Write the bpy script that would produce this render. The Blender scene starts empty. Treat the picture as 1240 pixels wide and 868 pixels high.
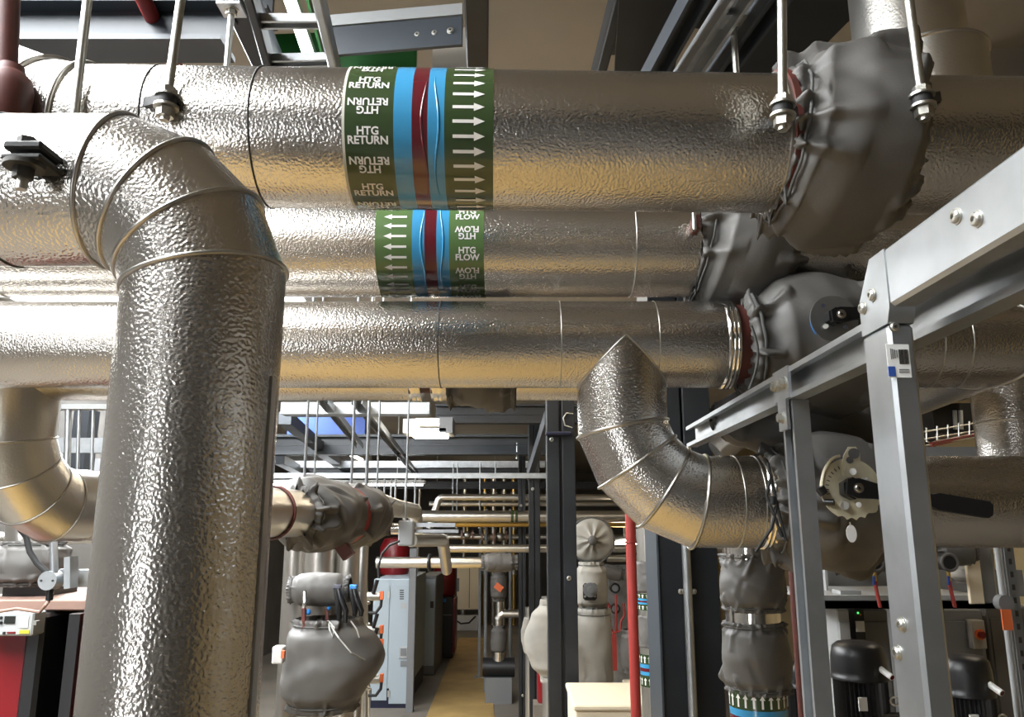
import bpy, bmesh, math, random
from mathutils import Vector, Matrix, noise
R_ = math.radians
V = Vector
# ------------------------------------------------------------------ camera
H, F, PIT = 2.3, 964.0, R_(12.1)
sc = bpy.context.scene
COL = sc.collection
cam_d = bpy.data.cameras.new('camera')
cam_d.sensor_width = 36.0
cam_d.lens = 36.0 * F / 1240.0
cam_d.clip_start = 0.02
cam = bpy.data.objects.new('camera', cam_d)
cam.location = (0, 0, H)
cam.rotation_euler = (R_(90) + PIT, 0, 0)
COL.objects.link(cam)
sc.camera = cam
# ------------------------------------------------------------------ light
sc.view_settings.view_transform = 'Standard'
sc.view_settings.look = 'None'
sc.view_settings.exposure = 0.0
sc.view_settings.gamma = 1.0
sc.view_settings.use_curve_mapping = False
ROOFLIGHT = 27.0
DOORLIGHT = 12.0
LAMP = 28.0
world = bpy.data.worlds.new('sky')
sc.world = world
world.use_nodes = True
world.node_tree.nodes['Background'].inputs[0].default_value = (0.75, 0.85, 1.0, 1)
world.node_tree.nodes['Background'].inputs[1].default_value = 0.6
sc.cycles.max_bounces = 8
sc.cycles.diffuse_bounces = 4
sc.cycles.glossy_bounces = 5
sc.cycles.caustics_reflective = False
sc.cycles.sample_clamp_indirect = 6.0
sc.cycles.use_denoising = True

# ------------------------------------------------------------------ pixel geometry (world points at a chosen real distance)
CP, SP = math.cos(PIT), math.sin(PIT)
def ray(px, py):
    u, v = (px - 620.0) / F, (434.0 - py) / F
    return V((u, CP - v * SP, SP + v * CP))
def PY(px, py, Y):
    d = ray(px, py); return V((0, 0, H)) + d * (Y / d.y)
def PZ(px, py, Z):
    d = ray(px, py); return V((0, 0, H)) + d * ((Z - H) / d.z)
def depth(p): return p.y * CP + (p.z - H) * SP
def mpp(p): return depth(p) / F            # metres per pixel at a point
def elev(py): return PIT + math.atan((434.0 - py) / F)
def hpipe(px, yt, yb, R):                   # centre of a pipe running along X, from the rows of its edges
    a, b = elev(yt), elev(yb)
    d = R / math.sin((a - b) / 2); c = (a + b) / 2
    p = V((0, d * math.cos(c), H + d * math.sin(c)))
    p.x = (px - 620.0) / F * depth(p)
    return p

# ------------------------------------------------------------------ materials
M = {}
def nodes(m):
    m.use_nodes = True
    nt = m.node_tree
    return nt, nt.nodes, nt.links, nt.nodes['Principled BSDF']
def mat(name, col, rough=0.5, metal=0.0, bump=None, vary=None, spec=None, coat=0.0, emit=None):
    m = bpy.data.materials.new(name)
    nt, N, L, b = nodes(m)
    b.inputs['Base Color'].default_value = (*col, 1)
    b.inputs['Roughness'].default_value = rough
    b.inputs['Metallic'].default_value = metal
    if spec is not None: b.inputs['Specular IOR Level'].default_value = spec
    if coat: b.inputs['Coat Weight'].default_value = coat; b.inputs['Coat Roughness'].default_value = 0.12
    if emit: b.inputs['Emission Color'].default_value = (*emit[0], 1); b.inputs['Emission Strength'].default_value = emit[1]
    tc = None
    if bump or vary:
        tc = N.new('ShaderNodeTexCoord')
    if bump:
        scale, dist, detail, dis = bump
        n = N.new('ShaderNodeTexNoise'); n.inputs['Scale'].default_value = scale
        n.inputs['Detail'].default_value = detail; n.inputs['Distortion'].default_value = dis
        L.new(tc.outputs['Object'], n.inputs['Vector'])
        bp = N.new('ShaderNodeBump'); bp.inputs['Strength'].default_value = 1.0
        bp.inputs['Distance'].default_value = dist
        L.new(n.outputs['Fac'], bp.inputs['Height']); L.new(bp.outputs['Normal'], b.inputs['Normal'])
    if vary:
        scale, c2, lo, hi = vary
        n = N.new('ShaderNodeTexNoise'); n.inputs['Scale'].default_value = scale; n.inputs['Detail'].default_value = 5
        L.new(tc.outputs['Object'], n.inputs['Vector'])
        r = N.new('ShaderNodeValToRGB')
        r.color_ramp.elements[0].position = lo; r.color_ramp.elements[0].color = (*col, 1)
        r.color_ramp.elements[1].position = hi; r.color_ramp.elements[1].color = (*c2, 1)
        L.new(n.outputs['Fac'], r.inputs['Fac']); L.new(r.outputs['Color'], b.inputs['Base Color'])
    M[name] = m
    return m
mat('stucco', (0.60, 0.575, 0.54), 0.25, 1.0, bump=(310, 0.00085, 0.6, 0.15))
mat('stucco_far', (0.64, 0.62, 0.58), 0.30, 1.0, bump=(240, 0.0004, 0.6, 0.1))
mat('bright_metal', (0.75, 0.73, 0.70), 0.13, 1.0, bump=(30, 0.0006, 2.0, 0.3))
mat('bead_metal', (0.50, 0.48, 0.45), 0.30, 1.0)
mat('joint_dark', (0.05, 0.047, 0.043), 0.6, 0.3)
mat('galvanised', (0.50, 0.52, 0.54), 0.38, 0.92, vary=(18, (0.40, 0.42, 0.43), 0.35, 0.65))
mat('zinc', (0.50, 0.49, 0.45), 0.36, 1.0, bump=(900, 0.0003, 1.0, 0.0))
mat('zinc_yellow_glare', (0.86, 0.80, 0.60), 0.36, 0.45, vary=(40, (0.74, 0.68, 0.50), 0.4, 0.7))  # yellow zinc made whiter, a bright reflection put into its colour
mat('dark_steel', (0.010, 0.012, 0.015), 0.40, vary=(6, (0.017, 0.020, 0.024), 0.4, 0.7))
mat('slate_steel', (0.038, 0.047, 0.058), 0.40, vary=(5, (0.052, 0.062, 0.073), 0.4, 0.7))
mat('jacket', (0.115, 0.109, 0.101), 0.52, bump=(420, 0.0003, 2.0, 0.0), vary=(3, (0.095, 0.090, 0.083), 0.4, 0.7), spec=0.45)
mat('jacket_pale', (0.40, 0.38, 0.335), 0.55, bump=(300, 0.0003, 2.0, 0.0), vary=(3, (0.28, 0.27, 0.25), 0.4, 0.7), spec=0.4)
mat('cord', (0.10, 0.10, 0.095), 0.8)
mat('cord_pale', (0.5, 0.49, 0.46), 0.8)
mat('red_oxide', (0.115, 0.028, 0.02), 0.55, vary=(30, (0.07, 0.02, 0.016), 0.4, 0.7))
mat('red_paint', (0.33, 0.035, 0.028), 0.45)
mat('boiler_red', (0.17, 0.005, 0.008), 0.32)
mat('black', (0.010, 0.010, 0.011), 0.38)
mat('black_rubber', (0.014, 0.014, 0.014), 0.65)
mat('white', (0.72, 0.72, 0.70), 0.45)
mat('pale_grey', (0.38, 0.39, 0.39), 0.45)
mat('cabinet_grey', (0.36, 0.42, 0.46), 0.42)
mat('panel_grey', (0.17, 0.175, 0.18), 0.5)
mat('tape_green', (0.034, 0.060, 0.020), 0.25, coat=0.5)
mat('tape_green_pale', (0.085, 0.150, 0.050), 0.25, coat=0.5)
mat('tape_blue', (0.045, 0.27, 0.50), 0.2, coat=0.5)
mat('tape_crimson', (0.105, 0.010, 0.016), 0.16, coat=0.7)
mat('ink_white', (0.80, 0.78, 0.74), 0.4)
mat('tape_edge', (0.62, 0.60, 0.52), 0.4)
mat('cream', (0.80, 0.70, 0.52), 0.6)
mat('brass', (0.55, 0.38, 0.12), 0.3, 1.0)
mat('copper', (0.30, 0.19, 0.15), 0.5, 0.2)
mat('orange', (0.75, 0.16, 0.05), 0.5)
mat('yellow', (0.75, 0.60, 0.04), 0.5)
mat('blue_paint', (0.03, 0.08, 0.32), 0.4)
mat('cyan_blue', (0.02, 0.22, 0.62), 0.4)
mat('navy', (0.006, 0.008, 0.03), 0.4)
mat('green_paint', (0.012, 0.10, 0.02), 0.3)
mat('concrete', (0.19, 0.165, 0.135), 0.7, bump=(40, 0.002, 4, 0.0), vary=(1.3, (0.13, 0.115, 0.095), 0.35, 0.7))
mat('mat_yellow', (0.42, 0.275, 0.095), 0.75, bump=(60, 0.002, 3, 0.0), vary=(2.5, (0.31, 0.20, 0.07), 0.35, 0.7))
mat('roof_beige', (0.46, 0.42, 0.36), 0.6, vary=(2, (0.40, 0.365, 0.32), 0.4, 0.7))
mat('wall_grey', (0.12, 0.112, 0.10), 0.7, vary=(1.5, (0.085, 0.08, 0.073), 0.4, 0.7))
mat('wall_cream', (0.55, 0.42, 0.22), 0.7, vary=(1.5, (0.48, 0.36, 0.19), 0.4, 0.7))
mat('screen', (0.02, 0.022, 0.02), 0.2)
mat('lamp_tube', (0.9, 0.9, 0.9), 0.4, emit=((1.0, 0.86, 0.66), LAMP))
mat('lamp_cool', (0.9, 0.9, 0.9), 0.4, emit=((0.92, 0.96, 1.0), LAMP))
mat('door_pane', (0.9, 0.9, 0.9), 0.4, emit=((0.96, 0.98, 1.0), DOORLIGHT))
mat('sky_pane', (0.9, 0.9, 0.9), 0.4, emit=((0.95, 0.98, 1.0), ROOFLIGHT))
mat('led_green', (0.02, 0.3, 0.05), 0.4, emit=((0.1, 1.0, 0.2), 1.5))

# ------------------------------------------------------------------ mesh building
OFF = {}
def basis(w, hint=None):
    w = w.normalized()
    h = hint if hint is not None else (V((0, 0, 1)) if abs(w.z) < 0.9 else V((0, -1, 0)))
    u = h - w * h.dot(w)
    if u.length < 1e-5:
        h = V((1, 0, 0)); u = h - w * h.dot(w)
    u.normalize()
    return u, w.cross(u).normalized(), w
class MB:
    def __init__(s): s.v, s.f = [], []
    def add(s, vs, fs):
        k = len(s.v); s.v += [V(p) for p in vs]; s.f += [tuple(i + k for i in f) for f in fs]; return s
    def box(s, c, size, ax=None, bev=0.0):
        c = V(c); ax = ax or (V((1, 0, 0)), V((0, 1, 0)), V((0, 0, 1)))
        hx, hy, hz = [q / 2 for q in size]
        if bev:
            b = min(bev, hx * .9, hy * .9, hz * .9)
            vs, fs = [], []
            bm = bmesh.new()
            bmesh.ops.create_cube(bm, size=1.0)
            for q in bm.verts: q.co = V((q.co.x * 2 * hx, q.co.y * 2 * hy, q.co.z * 2 * hz))
            bmesh.ops.bevel(bm, geom=bm.edges[:], offset=b, segments=1, affect='EDGES')
            bm.verts.index_update()
            vs = [c + ax[0] * q.co.x + ax[1] * q.co.y + ax[2] * q.co.z for q in bm.verts]
            fs = [tuple(q.index for q in f.verts) for f in bm.faces]
            bm.free()
            return s.add(vs, fs)
        vs = [c + ax[0] * (hx * i) + ax[1] * (hy * j) + ax[2] * (hz * k) for i in (-1, 1) for j in (-1, 1) for k in (-1, 1)]
        return s.add(vs, [(0, 1, 3, 2), (4, 6, 7, 5), (0, 4, 5, 1), (2, 3, 7, 6), (0, 2, 6, 4), (1, 5, 7, 3)])
    def bar(s, a, b, w, h, hint=None, bev=0.0):       # box along a-b; h measured along the hint
        a, b = V(a), V(b); u, v, d = basis(b - a, hint)
        return s.box((a + b) / 2, (h, w, (b - a).length), (u, v, d), bev)
    def cyl(s, a, b, r, n=24, r2=None, caps=True):
        a, b = V(a), V(b); u, v, d = basis(b - a); r2 = r if r2 is None else r2
        vs = [p + (u * math.cos(t) + v * math.sin(t)) * q for p, q in ((a, r), (b, r2)) for t in [2 * math.pi * i / n for i in range(n)]]
        fs = [(i, (i + 1) % n, n + (i + 1) % n, n + i) for i in range(n)]
        if caps: fs += [tuple(range(n - 1, -1, -1)), tuple(range(n, 2 * n))]
        return s.add(vs, fs)
    def lathe(s, o, w, prof, n=32, hint=None):        # prof: (radius, height along w)
        o = V(o); u, v, w = basis(V(w), hint)
        vs, fs = [], []
        for r, h in prof:
            for i in range(n):
                t = 2 * math.pi * i / n
                vs.append(o + w * h + (u * math.cos(t) + v * math.sin(t)) * max(r, 1e-5))
        for k in range(len(prof) - 1):
            for i in range(n):
                j = (i + 1) % n
                fs.append((k * n + i, k * n + j, (k + 1) * n + j, (k + 1) * n + i))
        return s.add(vs, fs)
    def tube(s, pts, r, n=10, closed=False):
        pts = [V(p) for p in pts]; m = len(pts)
        tang = [((pts[(i + 1) % m] if closed or i < m - 1 else pts[i]) - (pts[i - 1] if closed or i > 0 else pts[i])).normalized() for i in range(m)]
        u = basis(tang[0])[0]; vs, fs = [], []
        for i in range(m):
            u = (u - tang[i] * u.dot(tang[i])).normalized(); v = tang[i].cross(u)
            rr = r[i] if isinstance(r, (list, tuple)) else r
            vs += [pts[i] + (u * math.cos(2 * math.pi * k / n) + v * math.sin(2 * math.pi * k / n)) * rr for k in range(n)]
        for i in range(m if closed else m - 1):
            j = (i + 1) % m
            fs += [(i * n + k, i * n + (k + 1) % n, j * n + (k + 1) % n, j * n + k) for k in range(n)]
        if not closed: fs += [tuple(range(n - 1, -1, -1)), tuple(range((m - 1) * n, m * n))]
        return s.add(vs, fs)
    def torus(s, c, w, R, r, n=40, m=8):
        u, v, w = basis(V(w)); c = V(c)
        return s.tube([c + (u * math.cos(2 * math.pi * i / n) + v * math.sin(2 * math.pi * i / n)) * R for i in range(n)], r, m, True)
    def prism(s, o, ax, outline, t):                  # outline in the (ax0, ax1) plane, thickness t along ax2
        o = V(o); n = len(outline)
        vs = [o + ax[0] * a + ax[1] * b + ax[2] * h for h in (-t / 2, t / 2) for a, b in outline]
        return s.add(vs, [tuple(range(n - 1, -1, -1)), tuple(range(n, 2 * n))] + [(i, (i + 1) % n, n + (i + 1) % n, n + i) for i in range(n)])
    def sphere(s, c, r, n=16, m=10, sq=(1, 1, 1)):
        c = V(c)
        vs = [c + V((math.sin(math.pi * j / m) * math.cos(2 * math.pi * i / n) * r * sq[0], math.sin(math.pi * j / m) * math.sin(2 * math.pi * i / n) * r * sq[1], math.cos(math.pi * j / m) * r * sq[2])) for j in range(m + 1) for i in range(n)]
        return s.add(vs, [(j * n + i, (j + 1) * n + i, (j + 1) * n + (i + 1) % n, j * n + (i + 1) % n) for j in range(m) for i in range(n)])
    def mesh(s, name, m, off=V((0, 0, 0)), ang=32):
        me = bpy.data.meshes.new(name)
        me.from_pydata([p - off for p in s.v], [], s.f)
        bm = bmesh.new(); bm.from_mesh(me); bmesh.ops.recalc_face_normals(bm, faces=bm.faces[:]); bm.to_mesh(me); bm.free()
        me.materials.append(M[m])
        me.shade_smooth(); me.set_sharp_from_angle(angle=R_(ang))
        return me
    def build(s, name, m, parent, ang=32):
        off = OFF[parent.name]
        o = bpy.data.objects.new(name, s.mesh(name, m, off, ang))
        COL.objects.link(o); o.parent = parent; OFF[o.name] = off
        return o
    def solo(s, name, m, label, cat, group=None, loc=None, kind=None, ang=32):
        lo = V(loc) if loc is not None else V((sum(p.x for p in s.v) / len(s.v), sum(p.y for p in s.v) / len(s.v), min(p.z for p in s.v)))
        o = bpy.data.objects.new(name, s.mesh(name, m, lo, ang)); o.location = lo
        COL.objects.link(o); OFF[o.name] = lo
        tag(o, label, cat, group, kind)
        return o
def tag(o, label=None, cat=None, group=None, kind=None):
    for k, q in (('label', label), ('category', cat), ('group', group), ('kind', kind)):
        if q: o[k] = q
def thing(name, label, cat, loc, group=None):
    o = bpy.data.objects.new(name, None); o.empty_display_size = 0.05
    o.location = V(loc); COL.objects.link(o); OFF[o.name] = V(loc); tag(o, label, cat, group)
    return o
def struct(name, mb, m, loc=(0, 0, 0)):
    o = bpy.data.objects.new(name, mb.mesh(name, m, V(loc))); o.location = V(loc)
    COL.objects.link(o); OFF[o.name] = V(loc); o['kind'] = 'structure'
    return o
def copy_tree(o, parent=None):
    c = o.copy(); COL.objects.link(c); c.parent = parent
    for ch in o.children: copy_tree(ch, c)
    return c

# ------------------------------------------------------------------ shapes used all over
def bend(p, q, r, Rb, n):                              # gored bend: mitre points round the corner q
    d0, d1 = (q - p).normalized(), (r - q).normalized()
    ang = d0.angle(d1); c_t = Rb * math.tan(ang / 2)
    A = q - d0 * c_t; nrm = (d1 - d0 * d1.dot(d0)).normalized(); C = A + nrm * Rb
    out = []; st = ang / n
    for k in range(n):
        t = st * (k + .5); rr = Rb / math.cos(st / 2)
        out.append(C - nrm * (rr * math.cos(t)) + d0 * (rr * math.sin(t)))
    return out
def mitre_ring(p, d, n, R, u, N):
    v = d.cross(u); out = []
    for i in range(N):
        e = (u * math.cos(2 * math.pi * i / N) + v * math.sin(2 * math.pi * i / N)) * R
        out.append(p + e - d * (e.dot(n) / d.dot(n)))
    return out
def pipe(T, pts, R, gores=None, mt='stucco', bead=0.0032, N=56, bm_='bead_metal', caps=True):
    pts = [V(p) for p in pts]; ex = [pts[0]]; el = []
    for i in range(1, len(pts) - 1):
        g = (gores or {}).get(i)
        ms = bend(pts[i - 1], pts[i], pts[i + 1], *g) if g else [pts[i]]
        el += list(range(len(ex), len(ex) + len(ms))); ex += ms
    ex.append(pts[-1])
    m = len(ex); D = [(ex[i + 1] - ex[i]).normalized() for i in range(m - 1)]
    nr = [D[0]] + [(D[i - 1] + D[i]).normalized() for i in range(1, m - 1)] + [D[-1]]
    u = basis(D[0], V((0, -1, 0)))[0]
    for i in range(m - 1):
        u = (u - D[i] * u.dot(D[i])).normalized()
        a = mitre_ring(ex[i], D[i], nr[i], R, u, N); b = mitre_ring(ex[i + 1], D[i], nr[i + 1], R, u, N)
        mb = MB().add(a + b, [(k, (k + 1) % N, N + (k + 1) % N, N + k) for k in range(N)])
        if caps and i == 0: mb.f.append(tuple(range(N - 1, -1, -1)))
        if caps and i == m - 2: mb.f.append(tuple(range(N, 2 * N)))
        mb.build('elbow_segment' if (i in el and i + 1 in el) else 'cladding', mt, T, 50)
        if 0 < i and bead:
            ring = mitre_ring(ex[i], D[i], nr[i], R + bead * .35, u, N)
            MB().tube(ring, bead, 6, True).build('seam_bead', bm_, T, 80)
    return ex
def collar(T, c, w, R, name='lap_joint', r=0.0011, m='bead_metal'):
    return MB().torus(c, w, R, r, 56, 6).build(name, m, T, 80)
def end_band(T, c, w, R, width, n=3):                  # polished end strip with its ridges
    w = V(w).normalized(); prof = [(R, -width / 2)]
    for k in range(n):
        h = -width / 2 + width * (k + .5) / n
        prof += [(R + .0012, h - width / n * .35), (R + .0026, h), (R + .0012, h + width / n * .35)]
    prof += [(R + .001, width / 2), (R * .8, width / 2)]
    return MB().lathe(c, w, prof, 56).build('end_band', 'bright_metal', T, 40)
def sm(t): t = max(0., min(1., t)); return t * t * (3 - 2 * t)
def interp(prof, s):
    for (a, ra), (b, rb) in zip(prof, prof[1:]):
        if s <= b: return ra + (rb - ra) * sm((s - a) / max(b - a, 1e-6))
    return prof[-1][1]
def jacket(T, a, b, prof, seed=0, fold=.012, folds=15, lump=.006, bul=(), tilt=V((0, 0, 0)), m='jacket', fade=.14, nt=120, ns=56, name='jacket_body', crease=1.0):
    a, b = V(a), V(b); w = (b - a); Ln = w.length; w.normalize()
    u, v, w = basis(w, V((0, -1, 0)))
    vs, fs = [], []; R0 = max(q for _, q in prof)
    rg = random.Random(seed * 7 + 1)
    cr = []
    for k in range(6):                                 # dents in the cloth
        al = rg.uniform(0, math.pi)
        cr.append((rg.uniform(0, 2 * math.pi), rg.uniform(.2, .8), math.cos(al), math.sin(al), rg.uniform(.25, .6), rg.uniform(.05, .10), rg.uniform(.3, .8)))
    pl = []                                            # tension folds fanning in from the drawn ends
    for end in (0, 1):
        t = rg.uniform(0, 1)
        while t < 2 * math.pi:
            pl.append((end, t, rg.uniform(.22, .42) if rg.random() < .6 else rg.uniform(.5, .85), rg.uniform(.08, .16), rg.uniform(.5, 1.15), rg.uniform(-.5, .5)))
            t += 2 * math.pi / folds * rg.uniform(.6, 1.5)
    up = V((0, 0, 1)) if abs(w.z) < .7 else V((0, -1, 0))
    for i in range(ns + 1):
        s = i / ns; r0 = interp(prof, s); mid = max(0., math.sin(math.pi * s)) ** .5
        for j in range(nt):
            t = 2 * math.pi * j / nt; ct, st = math.cos(t), math.sin(t)
            e = u * ct + v * st
            f = 0.
            for (end, tk, ln, wd, am, sk) in pl:
                x_ = (s if end == 0 else 1 - s) * Ln / R0
                if x_ > ln: continue
                dt = (t - tk - sk * x_ + math.pi) % (2 * math.pi) - math.pi
                y_ = abs(dt) / (wd * (.45 + .9 * x_ / ln))
                if y_ < 1: f += am * min(1., x_ / .05 + .5) * (1 - x_ / ln) ** .6 * (1 - y_) * 2.1
            x_ = min(s, 1 - s) * Ln / R0
            f += .5 * math.exp(-x_ / .10) * (noise.noise(V((ct * 5, st * 5, seed + (0 if s < .5 else 4)))) + .6 * math.sin(folds * 2 * t + seed)) - .55 * math.exp(-x_ / .28)
            q = V((ct, st, s * Ln / R0))
            lum = noise.noise(q * 1.1 + V((seed, 0, 3))) + .35 * noise.noise(q * 2.6 + V((seed, 5, 1)))
            dn = 0.
            for (tc, s0, ca, sa, ln, wd, dp) in cr:
                dt = (t - tc + math.pi) % (2 * math.pi) - math.pi; dz = (s - s0) * Ln / R0
                al = dt * ca + dz * sa
                if abs(al) > 2 * ln: continue
                pe = -dt * sa + dz * ca
                if abs(pe) > 4 * wd: continue
                k_ = (pe / wd); dn += dp * math.exp(-(al / ln) ** 2) * (math.exp(-k_ * k_) - .45 * math.exp(-((k_ - 1.9) / 1.3) ** 2))
            r = r0 + fold * f + lump * mid * (lum * 1.1 - .9 * crease * dn)
            for (t0, pw, s0, sw, amp) in bul:
                c = max(0., math.cos(t - t0)) ** pw
                r += amp * c * math.exp(-((s - s0) / sw) ** 2)
            vs.append(a + w * (s * Ln) + e * r + tilt * (e.dot(up) * mid))
    for i in range(ns):
        for j in range(nt):
            k = (j + 1) % nt
            fs.append((i * nt + j, i * nt + k, (i + 1) * nt + k, (i + 1) * nt + j))
    return MB().add(vs, fs).build(name, m, T, 180)
def cprof(rp, R, c=.10, fr=.010):                      # frill, drawstring waist, puffed body
    return [(0, rp + fr), (.035, rp + fr * 1.2), (c * .8, rp + .003), (c * 2.6, R * .97), (.5, R), (1 - c * 2.6, R * .97), (1 - c * .8, rp + .003), (.965, rp + fr * 1.2), (1, rp + fr)]
def drawstrings(T, a, b, rp, c=.10, m='cord', r=.0022, tilt=V((0, 0, 0))):
    a, b = V(a), V(b); w = b - a; u, v, _ = basis(w)
    for s in (c * .8, 1 - c * .8):
        mid = math.sin(math.pi * s) ** .5; pts = []
        for k in range(40):
            e = u * math.cos(2 * math.pi * k / 40) + v * math.sin(2 * math.pi * k / 40)
            pts.append(a + w * s + e * (rp + .003 + .0025 * math.sin(k * 1.9)) + tilt * (e.z * mid))
        MB().tube(pts, r, 6, True).build('drawstring', m, T, 80)
def strut(mb, a, b, w, d, opening, t=.0025, lip=.007):  # C channel: w across, d deep towards the opening side
    a, b = V(a), V(b); o = V(opening); ax = (b - a).normalized()
    o = (o - ax * o.dot(ax)).normalized(); s_ = ax.cross(o)
    out = [(-w/2, -d/2), (w/2, -d/2), (w/2, d/2), (w/2 - lip, d/2), (w/2 - lip, d/2 - lip), (w/2 - lip + t, d/2 - lip), (w/2 - lip + t, d/2 - t), (w/2 - t, d/2 - t), (w/2 - t, -d/2 + t),
           (-w/2 + t, -d/2 + t), (-w/2 + t, d/2 - t), (-w/2 + lip - t, d/2 - t), (-w/2 + lip - t, d/2 - lip), (-w/2 + lip, d/2 - lip), (-w/2 + lip, d/2), (-w/2, d/2)]
    n = len(out)
    vs = [p + s_ * x + o * y for p in (a, b) for x, y in out]
    fs = [(i, (i + 1) % n, n + (i + 1) % n, n + i) for i in range(n)]
    caps = [(0, 1, 8, 9), (1, 2, 7, 8), (2, 3, 6, 7), (3, 4, 5, 6), (0, 9, 10, 15), (10, 11, 14, 15), (11, 12, 13, 14)]
    fs += caps + [tuple(n + i for i in reversed(c)) for c in caps]
    return mb.add(vs, fs)
def hexnut(mb, c, w, r, h):
    return mb.cyl(V(c) - V(w).normalized() * h / 2, V(c) + V(w).normalized() * h / 2, r, 6)
def screw_head(T, c, w, r, m='zinc', name='bolt'):      # domed head with a recessed socket
    w = V(w).normalized()
    o = MB().lathe(c, w, [(r * 1.25, 0), (r * 1.25, r * .18), (r, r * .2), (r, r * .55), (r * .8, r * .75), (r * .42, r * .78), (r * .38, r * .35), (0, r * .33)], 20).build(name, m, T, 40)
    MB().cyl(V(c) + w * r * .3, V(c) + w * r * .37, r * .36, 6).build('socket', 'joint_dark', o)
    return o

# ================================================================== THE ROOM
XL, XR, YB, YF, ZC = -4.6, 4.8, -4.5, 24.0, 4.0
struct('floor', MB().box((.1, 9.75, -.05), (9.4, 28.5, .1)), 'concrete')
struct('ceiling', MB().box((.1, 9.75, ZC + .05), (9.4, 28.5, .1)), 'roof_beige')
struct('wall_left', MB().box((XL - .05, 9.75, 2), (.1, 28.5, 4.0)), 'wall_grey')
struct('wall_right', MB().box((XR + .05, 9.75, 2), (.1, 28.5, 4.0)), 'wall_cream')
struct('wall_back', MB().box((.1, YB - .05, 2), (9.6, .1, 4.0)), 'wall_grey')
struct('wall_front', MB().box((.1, YF + .05, 2), (9.6, .1, 4.0)), 'wall_grey')
# translucent rooflights, glowing with daylight, along the left side of the roof
for k, (x0, x1, y0, y1) in enumerate([(-3.0, -.92, -.9, 1.7), (-3.6, -1.5, 2.95, 6.4), (-4.2, -2.3, 8.0, 9.8)]):
    cx, cy = (x0 + x1) / 2, (y0 + y1) / 2
    mb = MB()
    mb.box((x0 - .03, cy, ZC - .04), (.06, y1 - y0 + .12, .08)).box((x1 + .03, cy, ZC - .04), (.06, y1 - y0 + .12, .08))
    mb.box((cx, y0 - .03, ZC - .04), (x1 - x0, .06, .08)).box((cx, y1 + .03, ZC - .04), (x1 - x0, .06, .08))
    w = struct('window_%d' % (k + 1), mb, 'white', (cx, cy, ZC - .08))
    n = 3
    for i in range(n):
        yy = y0 + (y1 - y0) * (i + .5) / n
        MB().box((cx, yy, ZC - .03), (x1 - x0, (y1 - y0) / n - .03, .02)).build('pane', 'sky_pane', w)
        if i: MB().box((cx, y0 + (y1 - y0) * i / n, ZC - .03), (x1 - x0, .03, .05)).build('glazing_bar', 'white', w)
# walkway matting on the floor
pl, pr = PZ(516, 868, .012), PZ(599, 868, .012)
fl, fr = PZ(556, 772, .012), PZ(588, 772, .012)
e0 = pl + (pl - fl) * .82; e1 = pr + (pr - fr) * .82
f0, f1 = fl, fr
MB().add([V((e0.x, e0.y, .001)), V((e1.x, e1.y, .001)), V((f1.x, f1.y, .001)), V((f0.x, f0.y, .001)), V((e0.x, e0.y, .012)), V((e1.x, e1.y, .012)), V((f1.x, f1.y, .012)), V((f0.x, f0.y, .012))],
         [(3, 2, 1, 0), (4, 5, 6, 7), (0, 1, 5, 4), (1, 2, 6, 5), (2, 3, 7, 6), (3, 0, 4, 7)]).solo('walkway_mat', 'mat_yellow', 'sandy yellow walkway matting down the aisle past the grey cabinet', 'mat')

MB().box((-.3, .9, .006), (2.6, 3.6, .01)).solo('unseen_mat', 'mat_yellow', 'wide sandy yellow matting added unseen on the floor to warm the overhead pipes', 'mat')  # out of view; added so the pipe undersides reflect a gold tint
# glazed double door in the wall behind the viewer, full of daylight
dw = MB()
for x in (-3.6, -3.2, -2.8): dw.box((x, YB + .03, 1.5), (.06, .06, 3.0))
for z in (.05, 2.95): dw.box((-3.2, YB + .03, z), (.8, .06, .1))
dw = struct('door_1', dw, 'slate_steel', (-3.2, YB, 0))
for x in (-3.4, -3.0):
    lf = MB().box((x, YB + .04, 1.5), (.33, .03, .06)).build('door_leaf', 'slate_steel', dw)
    for z in (.82, 2.2): MB().box((x, YB + .03, z), (.33, .02, 1.3)).build('pane', 'door_pane', lf)


# ================================================================== FOREGROUND PIPES
RB, RS = .09, .075
# --- return pipe (topmost, with the green tape marked HTG RETURN)
A1, B1 = hpipe(330, 80, 252, RB), hpipe(920, 88, 258, RB)
d1 = (B1 - A1).normalized()
def on1(px):
    t = 0.
    for _ in range(6):
        p = A1 + d1 * t; t += ((px - 620.) / F * depth(p) - p.x) / d1.x
    return A1 + d1 * t
T1 = thing('return_pipe', 'thick silver embossed pipe with green HTG RETURN tape and white arrows', 'pipe', on1(500) - V((0, 0, RB)))
q0 = on1(82)
far_up = q0 + V((-.42, .10, .20))
pipe(T1, [far_up, q0, on1(934)], RB, {1: (.24, 2)}, bead=.004)
for px in (205, 326): collar(T1, on1(px), d1, RB + .0003, r=.0012, m='joint_dark')
T1b = thing('return_pipe', 'thick silver embossed pipe to the right of the biggest grey jacket', 'pipe', on1(1200) - V((0, 0, RB)))
pipe(T1b, [on1(1080), A1 + d1 * ((4.79 - A1.x) / d1.x)], RB, bead=0)
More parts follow.
